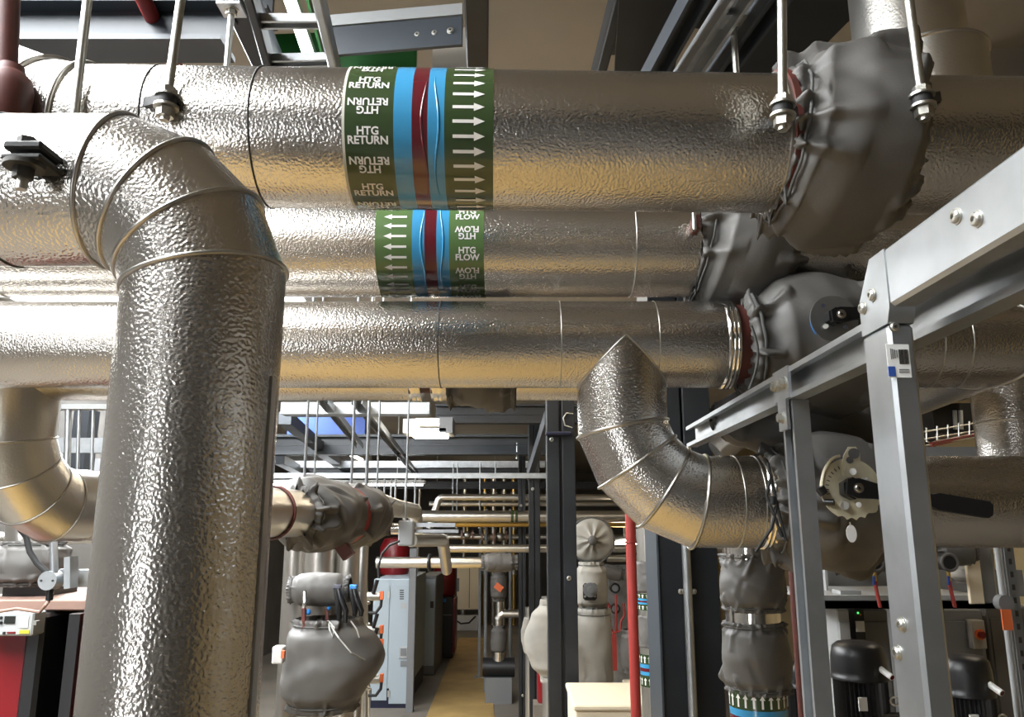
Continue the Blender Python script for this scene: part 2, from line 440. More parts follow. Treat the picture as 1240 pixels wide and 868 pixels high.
# --- flow pipe behind it
c2 = R_(20.03); D2 = RB / math.sin(R_(3.54))
Z2, Y2 = H + D2 * math.sin(c2), D2 * math.cos(c2)
def on2(px):
    p = V((0, Y2, Z2)); p.x = (px - 620.) / F * depth(p); return p
X1 = V((1, 0, 0))
T2 = thing('flow_pipe', 'silver embossed pipe with green HTG FLOW tape under the return pipe', 'pipe', on2(500) - V((0, 0, RB)))
pipe(T2, [on2(-120), on2(838)], RB, bead=0)
collar(T2, on2(12), X1, RB, r=.0016); collar(T2, on2(762), X1, RB)
T2b = thing('flow_pipe', 'silver embossed pipe running right from the jacket below the biggest jacket', 'pipe', on2(1100) - V((0, 0, RB)))
pipe(T2b, [on2(940), V((4.79, Y2, Z2))], RB, bead=0)
# --- third pipe
A3, B3 = hpipe(345, 364.5, 470, RS), hpipe(870, 364.5, 469.5, RS)
Y3, Z3 = (A3.y + B3.y) / 2, (A3.z + B3.z) / 2
def on3(px):
    p = V((0, Y3, Z3)); p.x = (px - 620.) / F * depth(p); return p
T3 = thing('header_pipe', 'slimmer silver embossed pipe with a pipe teeing down in a gored elbow', 'pipe', on3(600) - V((0, 0, RS)))
pipe(T3, [on3(-150), on3(884)], RS, bead=0)
for px in (535, 677, 790): collar(T3, on3(px), X1, RS, r=.0009, m='joint_dark' if px == 535 else 'bead_metal')
end_band(T3, on3(876), X1, RS, .02)
# branch down from the third pipe, elbow to the right
Z5 = H + .045
xb = on3(751).x
def on5(px):
    p = V((0, Y3, Z5)); p.x = (px - 620.) / F * depth(p); return p
T5 = thing('branch_elbow', 'silver gored elbow dropping from the header pipe and turning level', 'pipe', V((xb, Y3, Z5 - RS)))
N = 64
top = []                                               # saddle cut where the two equal pipes meet
for i in range(N):
    t = 2 * math.pi * i / N; x, y = RS * math.cos(t), RS * math.sin(t)
    top.append(V((xb + x, Y3 + y, Z3 - math.sqrt(max(0, (RS * 1.0) ** 2 - y * y)) - .0)))
cor = V((xb, Y3, Z5)); ms = bend(V((xb, Y3, Z3)), cor, on5(928), .15, 4)
nr = [None] + [None] * 4
pp = [V((xb, Y3, Z3))] + ms + [on5(928)]
Dn = [(pp[i + 1] - pp[i]).normalized() for i in range(5)]
u = V((1, 0, 0))
for i in range(5):
    u = (u - Dn[i] * u.dot(Dn[i])).normalized()
    if i == 0:
        u = V((1, 0, 0))
        nn = (Dn[0] + Dn[1]).normalized()
        b = []
        for k in range(N):
            t = 2 * math.pi * k / N; e = V((math.cos(t), math.sin(t), 0)) * RS
            b.append(pp[1] + e - Dn[0] * (e.dot(nn) / Dn[0].dot(nn)))
        rings = []
        tp = [V((xb + (RS + .001) * math.cos(2 * math.pi * k / N), Y3 + (RS + .001) * math.sin(2 * math.pi * k / N), Z3 - (RS * abs(math.cos(2 * math.pi * k / N)) if True else 0))) for k in range(N)]
        MB().add(tp + b, [(k, (k + 1) % N, N + (k + 1) % N, N + k) for k in range(N)]).build('branch_drop', 'stucco', T5, 50)
        MB().tube([p + V((0, 0, 0)) for p in tp], .0016, 6, True).build('saddle_edge', 'bead_metal', T5, 80)
        u = V((1, 0, 0))
    else:
        n0 = (Dn[i - 1] + Dn[i]).normalized(); n1 = (Dn[i] + Dn[i + 1]).normalized() if i < 4 else Dn[i]
        a = mitre_ring(pp[i], Dn[i], n0, RS, u, N); b = mitre_ring(pp[i + 1], Dn[i], n1, RS, u, N)
        MB().add(a + b, [(k, (k + 1) % N, N + (k + 1) % N, N + k) for k in range(N)]).build('elbow_segment' if i < 4 else 'cladding', 'stucco', T5, 50)
        MB().tube(mitre_ring(pp[i], Dn[i], n0, RS + .001, u, N), .003, 6, True).build('seam_bead', 'bead_metal', T5, 80)
for px in (888, 912): collar(T5, on5(px), X1, RS + .0002, r=.001)
end_band(T5, on5(923), X1, RS + .001, .02)
for (px, py) in ((755, 488), (757, 511), (762, 535), (771, 553), (788, 568), (803, 581), (826, 592), (845, 603), (868, 602)):
    q = PY(px, py, Y3 - RS * .985)
    MB().lathe(q + V((0, .002, 0)), (0, -1, 0), [(.0028, 0), (.0028, .0012), (.0016, .0026), (0, .003)], 12).build('rivet', 'bead_metal', T5, 60)
T6 = thing('return_pipe', 'silver pipe running right from the valve with the long black lever', 'pipe', on5(1200) - V((0, 0, RS)))
pipe(T6, [on5(1050), V((4.79, Y3, Z5))], RS, bead=0)
# --- big elbow dropping in front
Y4 = .745
Z4 = H + Y4 * math.tan(R_(23.94))
X4 = -.299
T4 = thing('drop_pipe', 'big silver embossed pipe bending down in a gored elbow in front of the others', 'pipe', V((X4, Y4, 0)))
pipe(T4, [V((-1.15, Y4, Z4)), V((X4, Y4, Z4)), V((X4, Y4, 0))], RS, {1: (.118, 4)}, bead=.0022, N=72)
collar(T4, V((-.497, Y4, Z4)), X1, RS + .0003, r=.0011, m='joint_dark')
sd = V((math.cos(R_(-7)), math.sin(R_(-7)), 0))
MB().bar(V((X4, Y4, .02)) + sd * (RS + .0006), V((X4, Y4, H + .14)) + sd * (RS + .0006), .010, .0016, sd).build('lap_seam', 'bead_metal', T4)

# --- header pipe behind the third one, with the dropping elbow at the left
Y7, Z7 = 1.56, H + .325
def on7(px):
    p = V((0, Y7, Z7)); p.x = (px - 620.) / F * depth(p); return p
T7 = thing('rear_header_pipe', 'silver pipe just behind and below the header pipe, ending at a red flange', 'pipe', on7(420) - V((0, 0, RS)))
pipe(T7, [on7(-200), on7(512)], RS, bead=0)
end_band(T7, on7(505), X1, RS, .022, 2)
T7b = thing('rear_header_pipe', 'short silver pipe ends either side of the small hanging grey jacket', 'pipe', on7(540) - V((0, 0, RS)))
pipe(T7b, [on7(524), on7(760)], RS, bead=0)
end_band(T7b, on7(531), X1, RS, .022, 2)
MB().cyl(on7(509), on7(527), RS * .8, 32).solo('pipe_flange', 'red_oxide', 'dark red pipe flange showing between two silver pipe ends', 'flange')
p7 = on7(28); Z8 = H + .05
T8 = thing('left_drop_pipe', 'smooth silver pipe with gored elbow dropping beside the red boiler', 'pipe', V((p7.x, Y7, Z8 - RS)))
q8 = V((p7.x, Y7, Z8)); d8 = (PY(357, 622, 2.62) - q8); d8.z = 0; d8.normalize()
pipe(T8, [V((p7.x, Y7, Z7)), q8, q8 + d8 * 1.42], RS, {1: (.15, 4)}, mt='stucco_far', bead=.0022)
collar(T8, q8 + d8 * .19, d8, RS, r=.0015)
MB().torus(q8 + d8 * .96, d8, RS + .004, .004, 40, 6).build('pipe_clip', 'red_oxide', T8)

# ================================================================== TAPE WITH LETTERING
def tape(T, onf, xd, R, x0, x1, cols, phi_c, name='label_tape'):
    a, b = onf(x0), onf(x1); L = (b - a)
    base = MB().cyl(a, b, R + .0005, 72, caps=False).build(name, cols[0][2], T, 80)
    out = base
    for (s0, s1, m) in cols:
        if m is None: continue
        MB().cyl(a + L * s0, a + L * s1, R + .0009, 72, caps=False).build('tape_stripe', m, base, 80)
    return base
TXT = {}
def text_mesh(body, size):
    k = (body, size)
    if k not in TXT:
        cu = bpy.data.curves.new('lettering', 'FONT'); cu.body = body; cu.align_x = 'CENTER'; cu.align_y = 'CENTER'
        cu.size = size; cu.space_line = .82; cu.offset = size * .03; cu.resolution_u = 3
        ob = bpy.data.objects.new('lettering', cu); COL.objects.link(ob)
        me = bpy.data.meshes.new_from_object(ob)
        bpy.data.objects.remove(ob); bpy.data.curves.remove(cu)
        bm = bmesh.new(); bm.from_mesh(me)
        ys = [v.co.y for v in bm.verts]; cy = (min(ys) + max(ys)) / 2
        for v in bm.verts: v.co.y -= cy
        y = min(ys) - cy
        while y < max(ys) - cy:
            bmesh.ops.bisect_plane(bm, geom=bm.verts[:] + bm.edges[:] + bm.faces[:], plane_co=(0, y, 0), plane_no=(0, 1, 0)); y += size * .25
        bm.verts.index_update()
        TXT[k] = ([v.co.copy() for v in bm.verts], [tuple(q.index for q in f.verts) for f in bm.faces]); bm.free(); bpy.data.meshes.remove(me)
    return TXT[k]
def wrapped(mb, vs, fs, c, w, R, phi, flip, off=.0016):
    sg = -1 if flip else 1; u, g = V((0, -1, 0)), V((0, 0, 1))
    out = []
    for p in vs:
        a = phi + sg * p.y / R
        out.append(c + w * (sg * p.x) + (u * math.cos(a) + g * math.sin(a)) * (R + off))
    mb.add(out, fs)
ARV = [(-.5, -.16), (.16, -.16), (.16, -.42), (.5, 0), (.16, .42), (.16, .16), (-.5, .16)]
def tape_text(base, c, w, R, body, size, n, phi0, start_flip=False, span=100):
    for k in range(n):
        phi = phi0 + 2 * math.pi * k / n
        dd = math.degrees((phi - R_(-27) + math.pi) % (2 * math.pi) - math.pi)
        if abs(dd) > span: continue
        vs, fs = text_mesh(body, size); mb = MB(); wrapped(mb, vs, fs, c, w, R, phi, bool(k % 2) != start_flip)
        mb.build('lettering', 'ink_white', base)
def tape_arrows(base, c, w, R, n, length, width, phi0, left=False, span=100):
    for k in range(n):
        phi = phi0 + 2 * math.pi * k / n
        dd = math.degrees((phi - R_(-27) + math.pi) % (2 * math.pi) - math.pi)
        if abs(dd) > span: continue
        mb = MB(); wrapped(mb, [V((a * length, b * width, 0)) for a, b in ARV], [(0, 1, 5, 6), (2, 3, 4)], c, w, R, phi, left)
        mb.build('arrow', 'ink_white', base)
W1 = (on1(598) - on1(430)).length
b1 = tape(T1, on1, d1, RB, 430, 598, [(0, .018, 'tape_edge'), (.018, .34, 'tape_green'), (.34, .46, 'tape_blue'), (.46, .565, 'tape_crimson'), (.565, .675, 'tape_blue'), (.675, 1.0, 'tape_green')], 0)
tape_text(b1, on1(460), d1, RB, 'HTG\nRETURN', .0132, 16, R_(-27.3 + 3.4))
tape_arrows(b1, on1(572), d1, RB, 32, .039, .0125, R_(-27.3 + 3.4))
b2 = tape(T2, on2, X1, RB, 464, 588, [(0, .34, 'tape_green_pale'), (.34, .455, 'tape_blue'), (.455, .565, 'tape_crimson'), (.565, .68, 'tape_blue'), (.68, 1.0, 'tape_green_pale')], 0)
tape_text(b2, on2(569), X1, RB, 'HTG\nFLOW', .0145, 16, R_(-26.5), start_flip=False)
tape_arrows(b2, on2(487), X1, RB, 32, .039, .0125, R_(-20 + 1), left=True)
for base, onf, R, px, s in ((b1, on1, RB, 522, 1), (b1, on1, RB, 536, -1), (b2, on2, RB, 518, 1), (b2, on2, RB, 540, -1)):   # raised wrinkles in the film
    pts = []
    for k in range(24):
        a = R_(-75 + k * 4.6); c = onf(px) + V((s * .003 * math.sin(k * .35), 0, 0))
        pts.append(c + (V((0, -1, 0)) * math.cos(a) + V((0, 0, 1)) * math.sin(a)) * (R + .0006))
    MB().tube(pts, [.0006 + .0012 * math.sin(math.pi * k / 23) for k in range(24)], 6).build('film_wrinkle', 'tape_crimson' if px == 522 else 'tape_blue', base, 80)

# ================================================================== VALVE JACKETS IN FRONT
def fl_ring(T, c, w, r, t, name='flange', m='red_oxide'):
    w = V(w).normalized(); return MB().cyl(V(c) - w * t / 2, V(c) + w * t / 2, r, 40).build(name, m, T)
a, b = on1(932), on1(1086)
J1 = thing('valve_jacket', 'biggest puffy grey insulation jacket strapped round the return pipe', 'jacket', (a + b) / 2 - V((0, 0, .14)))
jacket(J1, a, b, [(0, RB + .004), (.05, RB + .014), (.10, RB + .010), (.22, .122), (.5, .135), (.84, .133), (.95, .112), (1, RB + .004)], 3, fold=.016, folds=13, lump=.009, tilt=V((.030, 0, 0)), nt=220, ns=90)
drawstrings(J1, a, b, RB + .010, .12, tilt=V((.030, 0, 0)))
V1 = thing('pipe_flange', 'dark red flange peeping out left of the biggest grey jacket', 'flange', on1(936) - V((0, 0, .1)))
fl_ring(V1, on1(937), d1, RB + .006, .008); fl_ring(V1, on1(932), d1, RB + .002, .006, 'flange_lip', 'bead_metal')
a, b = on2(836), on2(958)
J2 = thing('valve_jacket', 'grey insulation jacket on the flow pipe below the biggest jacket', 'jacket', (a + b) / 2 - V((0, 0, .13)))
jacket(J2, a, b, [(0, RB + .010), (.06, RB + .012), (.14, RB + .008), (.3, .122), (.6, .128), (.85, .118), (1, RB + .004)], 8, fold=.013, folds=10, lump=.008, tilt=V((.04, 0, 0)), nt=180, ns=72)
drawstrings(J2, a, b, RB + .008, .14, tilt=V((.04, 0, 0)))
q = PY(842, 272, Y2 - .10)
V2 = thing('pipe_flange', 'dark red flange bolt end showing by the flow pipe jacket', 'flange', q - V((0, 0, .02)))
MB().box(q, (.012, .03, .026), bev=.002).build('flange_ear', 'red_oxide', V2); MB().box(q + V((-.005, -.012, 0)), (.006, .012, .03), bev=.001).build('clip', 'bright_metal', V2)
a, b = on3(886), on3(1062)
J3 = thing('valve_jacket', 'creased grey jacket with gathered cord at the end of the header pipe', 'jacket', (a + b) / 2 - V((0, 0, .12)))
jacket(J3, a + V((.012, 0, 0)), b, [(0, RS + .004), (.05, RS + .018), (.12, RS + .012), (.28, .112), (.55, .118), (.8, .112), (1, RS + .006)], 14, fold=.020, folds=10, lump=.016, tilt=V((-.012, 0, 0)), nt=200, ns=84, crease=1.3)
drawstrings(J3, a, b, RS + .011, .15, r=.003, tilt=V((-.012, 0, 0)))
cp = [PY(910 + 8 * math.sin(k * .5), 395 + k * 11, Y3 - .112) for k in range(8)]
MB().tube(cp, .0022, 6).build('cord_tail', 'cord', J3, 80)
V3 = thing('pipe_flange', 'dark red flange between the header pipe end and its creased jacket', 'flange', on3(892) - V((0, 0, .07)))
fl_ring(V3, on3(892), X1, RS - .006, .025)
a, b = on5(922), on5(1066)
J4 = thing('valve_jacket', 'round grey jacket with black lacing after the gored elbow', 'jacket', (a + b) / 2 - V((0, 0, .115)))
jacket(J4, a, b, [(0, RS + .003), (.04, RS + .012), (.10, RS + .010), (.24, .104), (.5, .113), (.78, .109), (1, RS + .004)], 23, fold=.016, folds=13, lump=.009, nt=200, ns=84)
drawstrings(J4, a, b, RS + .008, .12)
rnd = random.Random(4)
for k, pts in enumerate(([(930, 560), (936, 590), (941, 612), (934, 640), (915, 668)], [(941, 612), (948, 640), (952, 655)], [(934, 575), (928, 600), (938, 625), (947, 650)])):
    MB().tube([PY(x, y, Y3 - RS - .022) for x, y in pts], .0025, 6).build('lace', 'black_rubber', J4, 80)
MB().cyl(PY(936, 601, Y3 - .10), PY(936, 611, Y3 - .10), .005, 12).build('cord_lock', 'black', J4)
# wrap behind: lower corner piece of the creased jacket, folded flap
J5 = thing('jacket_flap', 'loose grey jacket skirt hanging below the creased jacket', 'jacket', PY(960, 520, Y3 + .1))
a, b = PY(862, 500, Y3 + .12), PY(1085, 540, Y3 + .14)
jacket(J5, a, b, [(0, .02), (.15, .05), (.5, .085), (.85, .075), (1, .03)], 31, fold=.006, folds=7, lump=.01, crease=.8)
# --- butterfly valve handwheel plates and levers
def valve(label, px, py, Yp, rp, m, lever, teeth_from, plate_teeth=9):
    c = PY(px, py, Yp); r = rp * mpp(c)
    T = thing('butterfly_valve', label, 'valve', c)
    X, Z, Yn = V((1, 0, 0)), V((0, 0, 1)), V((0, -1, 0))
    out = []
    for k in range(64):
        t = 2 * math.pi * k / 64; q = r
        td = math.degrees(t)
        if teeth_from <= td < teeth_from + 75 and (int((td - teeth_from) / 4.2) % 2): q = r * .93
        if teeth_from + 75 <= td < teeth_from + 85: q = r * 1.06
        out.append((q * math.cos(t), q * math.sin(t)))
    p = MB().prism(c, (X, Z, Yn), out, .003).build('notch_plate', m, T)
    MB().cyl(c + V((0, .035, 0)), c, .016, 24).build('stem', 'black', T)
    e = PY(lever[0], lever[1], Yp - .028); s = c + V((0, -.022, 0))
    hexnut(MB(), c + V((-.004, -.012, 0)), (0, -1, 0), r * .36, .018).build('stem_nut', 'black', T)
    d = (e - s).normalized(); sd = V((0, -1, 0)).cross(d)
    L = (e - s).length
    o = [(-r * .35, -r * .24), (0, -r * .32), (r * .6, -r * .24), (L * .55, -.0085), (L * .6, -.012), (L * .97, -.012), (L, -.007), (L, .007), (L * .97, .012), (L * .6, .012), (L * .55, .0085), (r * .6, r * .24), (0, r * .32), (-r * .35, r * .24)]
    lv = MB().prism(s, (d, sd, V((0, -1, 0))), o, .012).build('lever', 'black', T)
    screw_head(T, s + V((0, -.006, 0)), (0, -1, 0), .006, 'bead_metal', 'lever_bolt')
    return T, c, r
VA, c, r = valve('grey toothed valve plate with black lever on the creased jacket', 1010, 386, Y3 - .128, 29, 'galvanised', (1105, 372), 250)
for (px, py) in ((997, 370), (1024, 396)):
    MB().cyl(PY(px, py, Y3 - .1300), PY(px, py, Y3 - .1312), .0035, 12).build('slot', 'navy', VA)
MB().cyl(PY(1000, 395, Y3 - .128), PY(1000, 395, Y3 - .134), .004, 14).build('stud', 'zinc', VA)
MB().tube([PY(1010 + 28.5 * math.cos(R_(t)), 386 + 28.5 * math.sin(R_(t)), Y3 - .124) for t in range(140, 185, 8)], .0014, 6).build('blue_rim', 'cyan_blue', VA)
VB, c, r = valve('brassy notched valve plate, bright reflection in its colour, with long black lever behind the steel frame', 1030, 592, Y3 - .150, 37, 'zinc_yellow_glare', (1200, 618), 240)
yb_ = Y3 - .1535
X, Z, Yn = V((1, 0, 0)), V((0, 0, 1)), V((0, -1, 0))
def pxo(T, outline, Y, t, name, m):                    # flat plate facing the aisle
    c = PY(outline[0][0], outline[0][1], Y)
    o = [((PY(x, y, Y) - c).x, (PY(x, y, Y) - c).z) for x, y in outline]
    return MB().prism(c, (X, Z, Yn), o, t).build(name, m, T)
pxo(VB, [(1021, 552), (1027, 541), (1036, 541), (1041, 549), (1042, 566), (1053, 576), (1062, 584), (1050, 590), (1030, 592), (1027, 577), (1021, 577)], yb_, .003, 'stop_arm', 'zinc_yellow_glare')
for (px, py, rr) in ((1034, 549, .008), (1029, 557, .005), (1033, 571, .005), (1048, 582, .005), (1023, 612, .006), (1040, 611, .004)):
    MB().cyl(PY(px, py, yb_), PY(px, py, yb_ - .006), rr, 16).build('stud', 'joint_dark' if py < 560 else 'zinc', VB)
MB().cyl(PY(998, 608, yb_ + .004), PY(1010, 608, yb_ - .004), .0045, 12).build('stop_pin', 'black', VB)
MB().cyl(PY(992, 590, yb_), PY(998, 598, yb_), .007, 12).build('lock_knob', 'black', VB)
MB().tube([PY(995 + 22 * (1 - math.cos(R_(t))), 590 - 38 * math.sin(R_(t)), yb_ + .002) for t in range(0, 91, 10)], .0025, 6).build('wire_bail', 'zinc_yellow_glare', VB)
MB().prism(PY(1031, 646, yb_), (X, Z, Yn), [(.0075 * math.cos(R_(t)), .0125 * math.sin(R_(t))) for t in range(0, 360, 20)], .0015).build('tag', 'white', VB)
MB().tube([PY(1029, 632, yb_), PY(1030, 638, yb_)], .001, 6).build('tag_wire', 'zinc', VB)
for k in range(8):                                     # graduations stamped in the plate
    t = R_(115 + k * 11); cc = PY(1030, 592, Y3 - .1519); rr = 30 * mpp(cc)
    MB().bar(cc + V((math.cos(t), 0, math.sin(t))) * rr, cc + V((math.cos(t), 0, math.sin(t))) * rr * .87, .0012, .0004, Yn).build('graduation', 'joint_dark', VB)

# ================================================================== STRUT FRAME AT THE RIGHT
YS = .63
XS = math.tan(R_(25.96)) * YS
WS, DS = .0215, .048
ztop = PY(1075, 392, YS).z
FR = thing('support_frame', 'bright galvanised steel frame of a post mitred into a rail by the levers', 'frame', V((XS + WS / 2, YS + DS / 2, 0)))
MB().bar(V((XS + WS / 2, YS + DS / 2, .0)), V((XS + WS / 2, YS + DS / 2, ztop)), DS, WS, V((1, 0, 0)), bev=.003).build('post', 'galvanised', FR)
# corner piece (side outline in the Y-Z plane)
hb = .050
oc = [(DS, 0), (0, 0), (-.006, .012), (-.006, .012 + hb), (DS * .45, .012 + hb), (DS, .012 + hb * .35)]
MB().prism(V((XS + WS / 2, YS, ztop + .0005)), (V((0, 1, 0)), V((0, 0, 1)), V((1, 0, 0))), oc, WS * .99).build('corner_joint', 'galvanised', FR)
zb = ztop + .0125
MB().bar(V((XS + WS / 2, YS - .006, zb + hb / 2)), V((XS + WS / 2, -.35, zb + hb / 2)), WS, hb, V((0, 0, 1)), bev=.003).build('rail', 'galvanised', FR)
def sidepx(px, py, X_):                                # point on the plane x = X_
    d = ray(px, py); return V((0, 0, H)) + d * (X_ / d.x)
for (px, py) in ((1159, 262), (1184, 265), (1057, 357), (1046, 373), (1093, 756), (1088, 790)):
    screw_head(FR, sidepx(px, py, XS) , (-1, 0, 0), .0048)
screw_head(FR, PY(1083, 396, YS), (0, -1, 0), .0036)
st = MB().box(PY(1088, 437, YS) + V((0, -.0004, 0)), (.0185, .0006, .0275)).build('sticker', 'white', FR)
cst = PY(1088, 437, YS - .001)
MB().box(cst + V((-.0062, 0, -.0085)), (.0055, .0006, .008)).build('blue_logo', 'blue_paint', st)
for k in range(9): MB().box(cst + V((.0012 + k * .00085, 0, .0035)), (.0004 if k % 3 else .0006, .0006, .012)).build('bar', 'joint_dark', st)
for k in range(4): MB().box(cst + V((-.0055 + k * .0016, 0, .006)), (.0006, .0006, .009 - k * .001)).build('print_line', 'panel_grey', st)
for k in range(2): MB().box(cst + V((.004, 0, -.007 - k * .002)), (.008, .0006, .0006)).build('print_line', 'panel_grey', st)
# open channel frame behind it
XT, YT = .366, 1.03
pc = PY(951, 484, YT)
FC = thing('channel_frame', 'slotted steel channel rail and slim post held by a T plate with bolts', 'frame', V((XT, YT, 0)))
mb = MB(); strut(mb, V((XT, 1.62, pc.z + .018)), V((XT, -.3, pc.z + .018)), .041, .0215, V((-1, 0, 0))); mb.build('rail', 'galvanised', FC)
mb = MB(); strut(mb, V((XT + .004, YT, 0)), V((XT + .004, YT, pc.z - .003)), .041, .0215, V((-1, 0, 0))); mb.build('post', 'galvanised', FC)
xp = XT - .0115
tp = [(-.028, .040), (.030, .040), (.030, -.001), (.0155, -.001), (.0155, -.040), (-.016, -.040), (-.016, -.001), (-.028, -.001)]
MB().prism(V((xp, YT, pc.z)), (V((0, -1, 0)), V((0, 0, 1)), V((-1, 0, 0))), tp, .004).build('corner_plate', 'galvanised', FC)
for dy, dz in ((-.016, .02), (0, .02), (.018, .02), (0, -.024)):
    cc = V((xp - .002, YT - dy, pc.z + dz))
    o = MB().lathe(cc, (-1, 0, 0), [(.0078, 0), (.0078, .0015), (.0062, .0017), (.0062, .002)], 18).build('washer', 'zinc', FC)
    mb = MB(); hexnut(mb, cc + V((-.0045, 0, 0)), (-1, 0, 0), .0058, .005); mb.build('bolt', 'zinc', FC)

# ================================================================== HANGING RODS AND CLIPS
def rod(label, x0, y0, x1, y1, Y, r=.0055, top=None, washers=True, strap=None, Zt=None, disc=.0145):
    b = PY(x1, y1, Y); t0 = PY(x0, y0, Y)
    d = (t0 - b).normalized(); t = b + d * ((Zt - b.z) / d.z) if Zt else t0
    T = thing('hanger_rod', label, 'rod', b)
    MB().cyl(b, t, r, 14).build('threaded_rod', 'zinc', T)
    if washers:
        s = d
        MB().cyl(b + s * .030, b + s * .033, disc, 28).build('washer', 'zinc', T)
        MB().cyl(b + s * .019, b + s * .030, disc * .78, 20).build('rubber_pad', 'black_rubber', T)
        MB().cyl(b + s * .016, b + s * .019, disc, 28).build('washer', 'zinc', T)
        mb = MB(); hexnut(mb, b + s * .010, s, r * 1.9, .010); mb.build('nut', 'zinc', T)
        mb = MB(); hexnut(mb, b + s * .038, s, r * 1.9, .008); mb.build('nut', 'zinc', T)
        if strap:
            MB().bar(b + s * .0245, strap, .022, .012, V((0, 0, 1))).build('clip_ear', 'black_rubber', T)
    return T
YR = .865
rod('steel hanger rod with washer clip on the return pipe near its seam', 219, 0, 199, 146, YR, Zt=H + 1.15, strap=on1(215) + V((0, -.08, 0)))
rod('steel hanger rod passing behind the top of the big elbow', 106, 0, 90, 140, YR, washers=False, Zt=H + 1.15)
T = rod('steel hanger rod with stacked washers before the biggest jacket', 947, 0, 948, 158, .83, Zt=H + 1.15, strap=PY(955, 137, .88))
rod('steel hanger rod with tilted washers right of the biggest jacket', 1101, 0, 1120, 146, .845, Zt=H + 1.15, strap=on1(1090) + V((0, -.085, .02)))
for (x, y0, y1, lab) in ((280, 18, 82, 'short steel rod with square plate under the strut near the cable ladder'), (888, 32, 92, 'short pale steel rod with square plate under the twin strut channels')):
    Yq = Y2
    b, t = V((PY(x, y0, Yq).x, Yq, Z2 + RB - .004)), PY(x, y0, Yq)
    T = thing('hanger_rod', lab, 'rod', b)
    MB().cyl(b, t + V((0, 0, .3)), .006, 14).build('threaded_rod', 'zinc', T)
    MB().box(t + V((0, 0, .012)), (.045, .045, .005)).build('square_plate', 'galvanised', T)
    mb = MB(); hexnut(mb, t + V((0, 0, .004)), (0, 0, 1), .011, .010); mb.build('nut', 'zinc', T)
    MB().cyl(t + V((0, 0, .0085)), t + V((0, 0, .0105)), .015, 20).build('washer', 'zinc', T)
# clip on the big elbow
q = PY(30, 196, Y4 - RS - .022)
T = thing('pipe_clip', 'black pipe clip with bolt and washer on the big elbow', 'clip', q - V((0, 0, .03)))
MB().box(q + V((.002, .012, .012)), (.034, .045, .008), bev=.002).build('clip_ear', 'black_rubber', T)
MB().box(q + V((.002, .012, .001)), (.036, .045, .006), bev=.002).build('clip_ear', 'black_rubber', T)
MB().cyl(q + V((0, 0, -.006)), q + V((0, 0, -.002)), .0165, 28).build('washer', 'joint_dark', T)
mb = MB(); hexnut(mb, q + V((0, 0, -.011)), (0, 0, 1), .0085, .010); mb.build('nut', 'joint_dark', T)
MB().cyl(q + V((0, 0, -.026)), q + V((0, 0, -.006)), .0048, 12).build('stud', 'zinc', T)
mb = MB(); hexnut(mb, q + V((0, 0, .019)), (0, 0, 1), .0085, .006); mb.build('nut', 'joint_dark', T)

# ================================================================== STEELWORK OVERHEAD
def zbar(name, m, p0, p1, Z, w, h, label, cat='beam', group=None):
    a, b = PZ(*p0, Z), PZ(*p1, Z)
    d = (b - a).normalized(); a = a - d * .25
    return MB().bar(a + V((0, 0, h / 2)), b + V((0, 0, h / 2)), w, h, V((0, 0, 1)), bev=.004).solo(name, m, label, cat, group)
def ibeam(name, m, a, b, w, h, label, t=.014, cat='beam'):
    a, b = V(a), V(b); T = thing(name, label, cat, (a + b) / 2)
    MB().bar(a + V((0, 0, t / 2)), b + V((0, 0, t / 2)), w, t, V((0, 0, 1))).build('bottom_flange', m, T)
    MB().bar(a + V((0, 0, h - t / 2)), b + V((0, 0, h - t / 2)), w, t, V((0, 0, 1))).build('top_flange', m, T)
    MB().bar(a + V((0, 0, h / 2)), b + V((0, 0, h / 2)), t, h - 2 * t, V((0, 0, 1))).build('web', m, T)
    return T
ZA = H + 1.25
zbar('roof_purlin', 'dark_steel', (577, 2), (579, 150), ZA, .060, .12, 'dark box purlin crossing the pale roof beside the white panel')
ibeam('roof_beam', 'dark_steel', PZ(797, -40, ZA - .05), PZ(772, 150, ZA - .05), .16, .25, 'dark broad beam under the roof right of the pale sheet')
zbar('roof_purlin', 'slate_steel', (752, 0), (712, 150), ZA + .05, .030, .08, 'narrow slate purlin bordering the pale roof sheet')
# cross rail with bolts and green / white sheets
a, b = PZ(395, 52, ZA + .06), PZ(560, 38, ZA + .06)
T = thing('cross_rail', 'slate steel cross rail with bolts and a white strip above it', 'beam', (a + b) / 2)
MB().bar(a, b, .012, .085, V((0, 0, 1))).build('web', 'slate_steel', T)
MB().bar(a + V((0, 0, .066)), b + V((0, 0, .066)), .010, .034, V((0, 0, 1))).build('white_strip', 'pale_grey', T)
nn = (b - a).cross(V((0, 0, 1))).normalized()
for px, py in ((506, 44), (527, 42), (546, 39)):
    c = PZ(px, py, ZA + .06); screw_head(T, c + nn * .006, nn, .008)
a, b = PZ(330, 72, ZA + .1), PZ(505, 66, ZA + .1)
MB().bar(a, b, .01, .16, V((0, 0, 1))).solo('roof_sheet', 'green_paint', 'green painted sheet under the roof behind the cable ladder', 'panel')
a, b = PZ(524, 62, ZA + .12), PZ(570, 60, ZA + .12)
MB().bar(a, b, .01, .14, V((0, 0, 1))).solo('wall_sheet', 'roof_beige', 'small pale sheet between the green sheet and the dark purlin', 'panel')
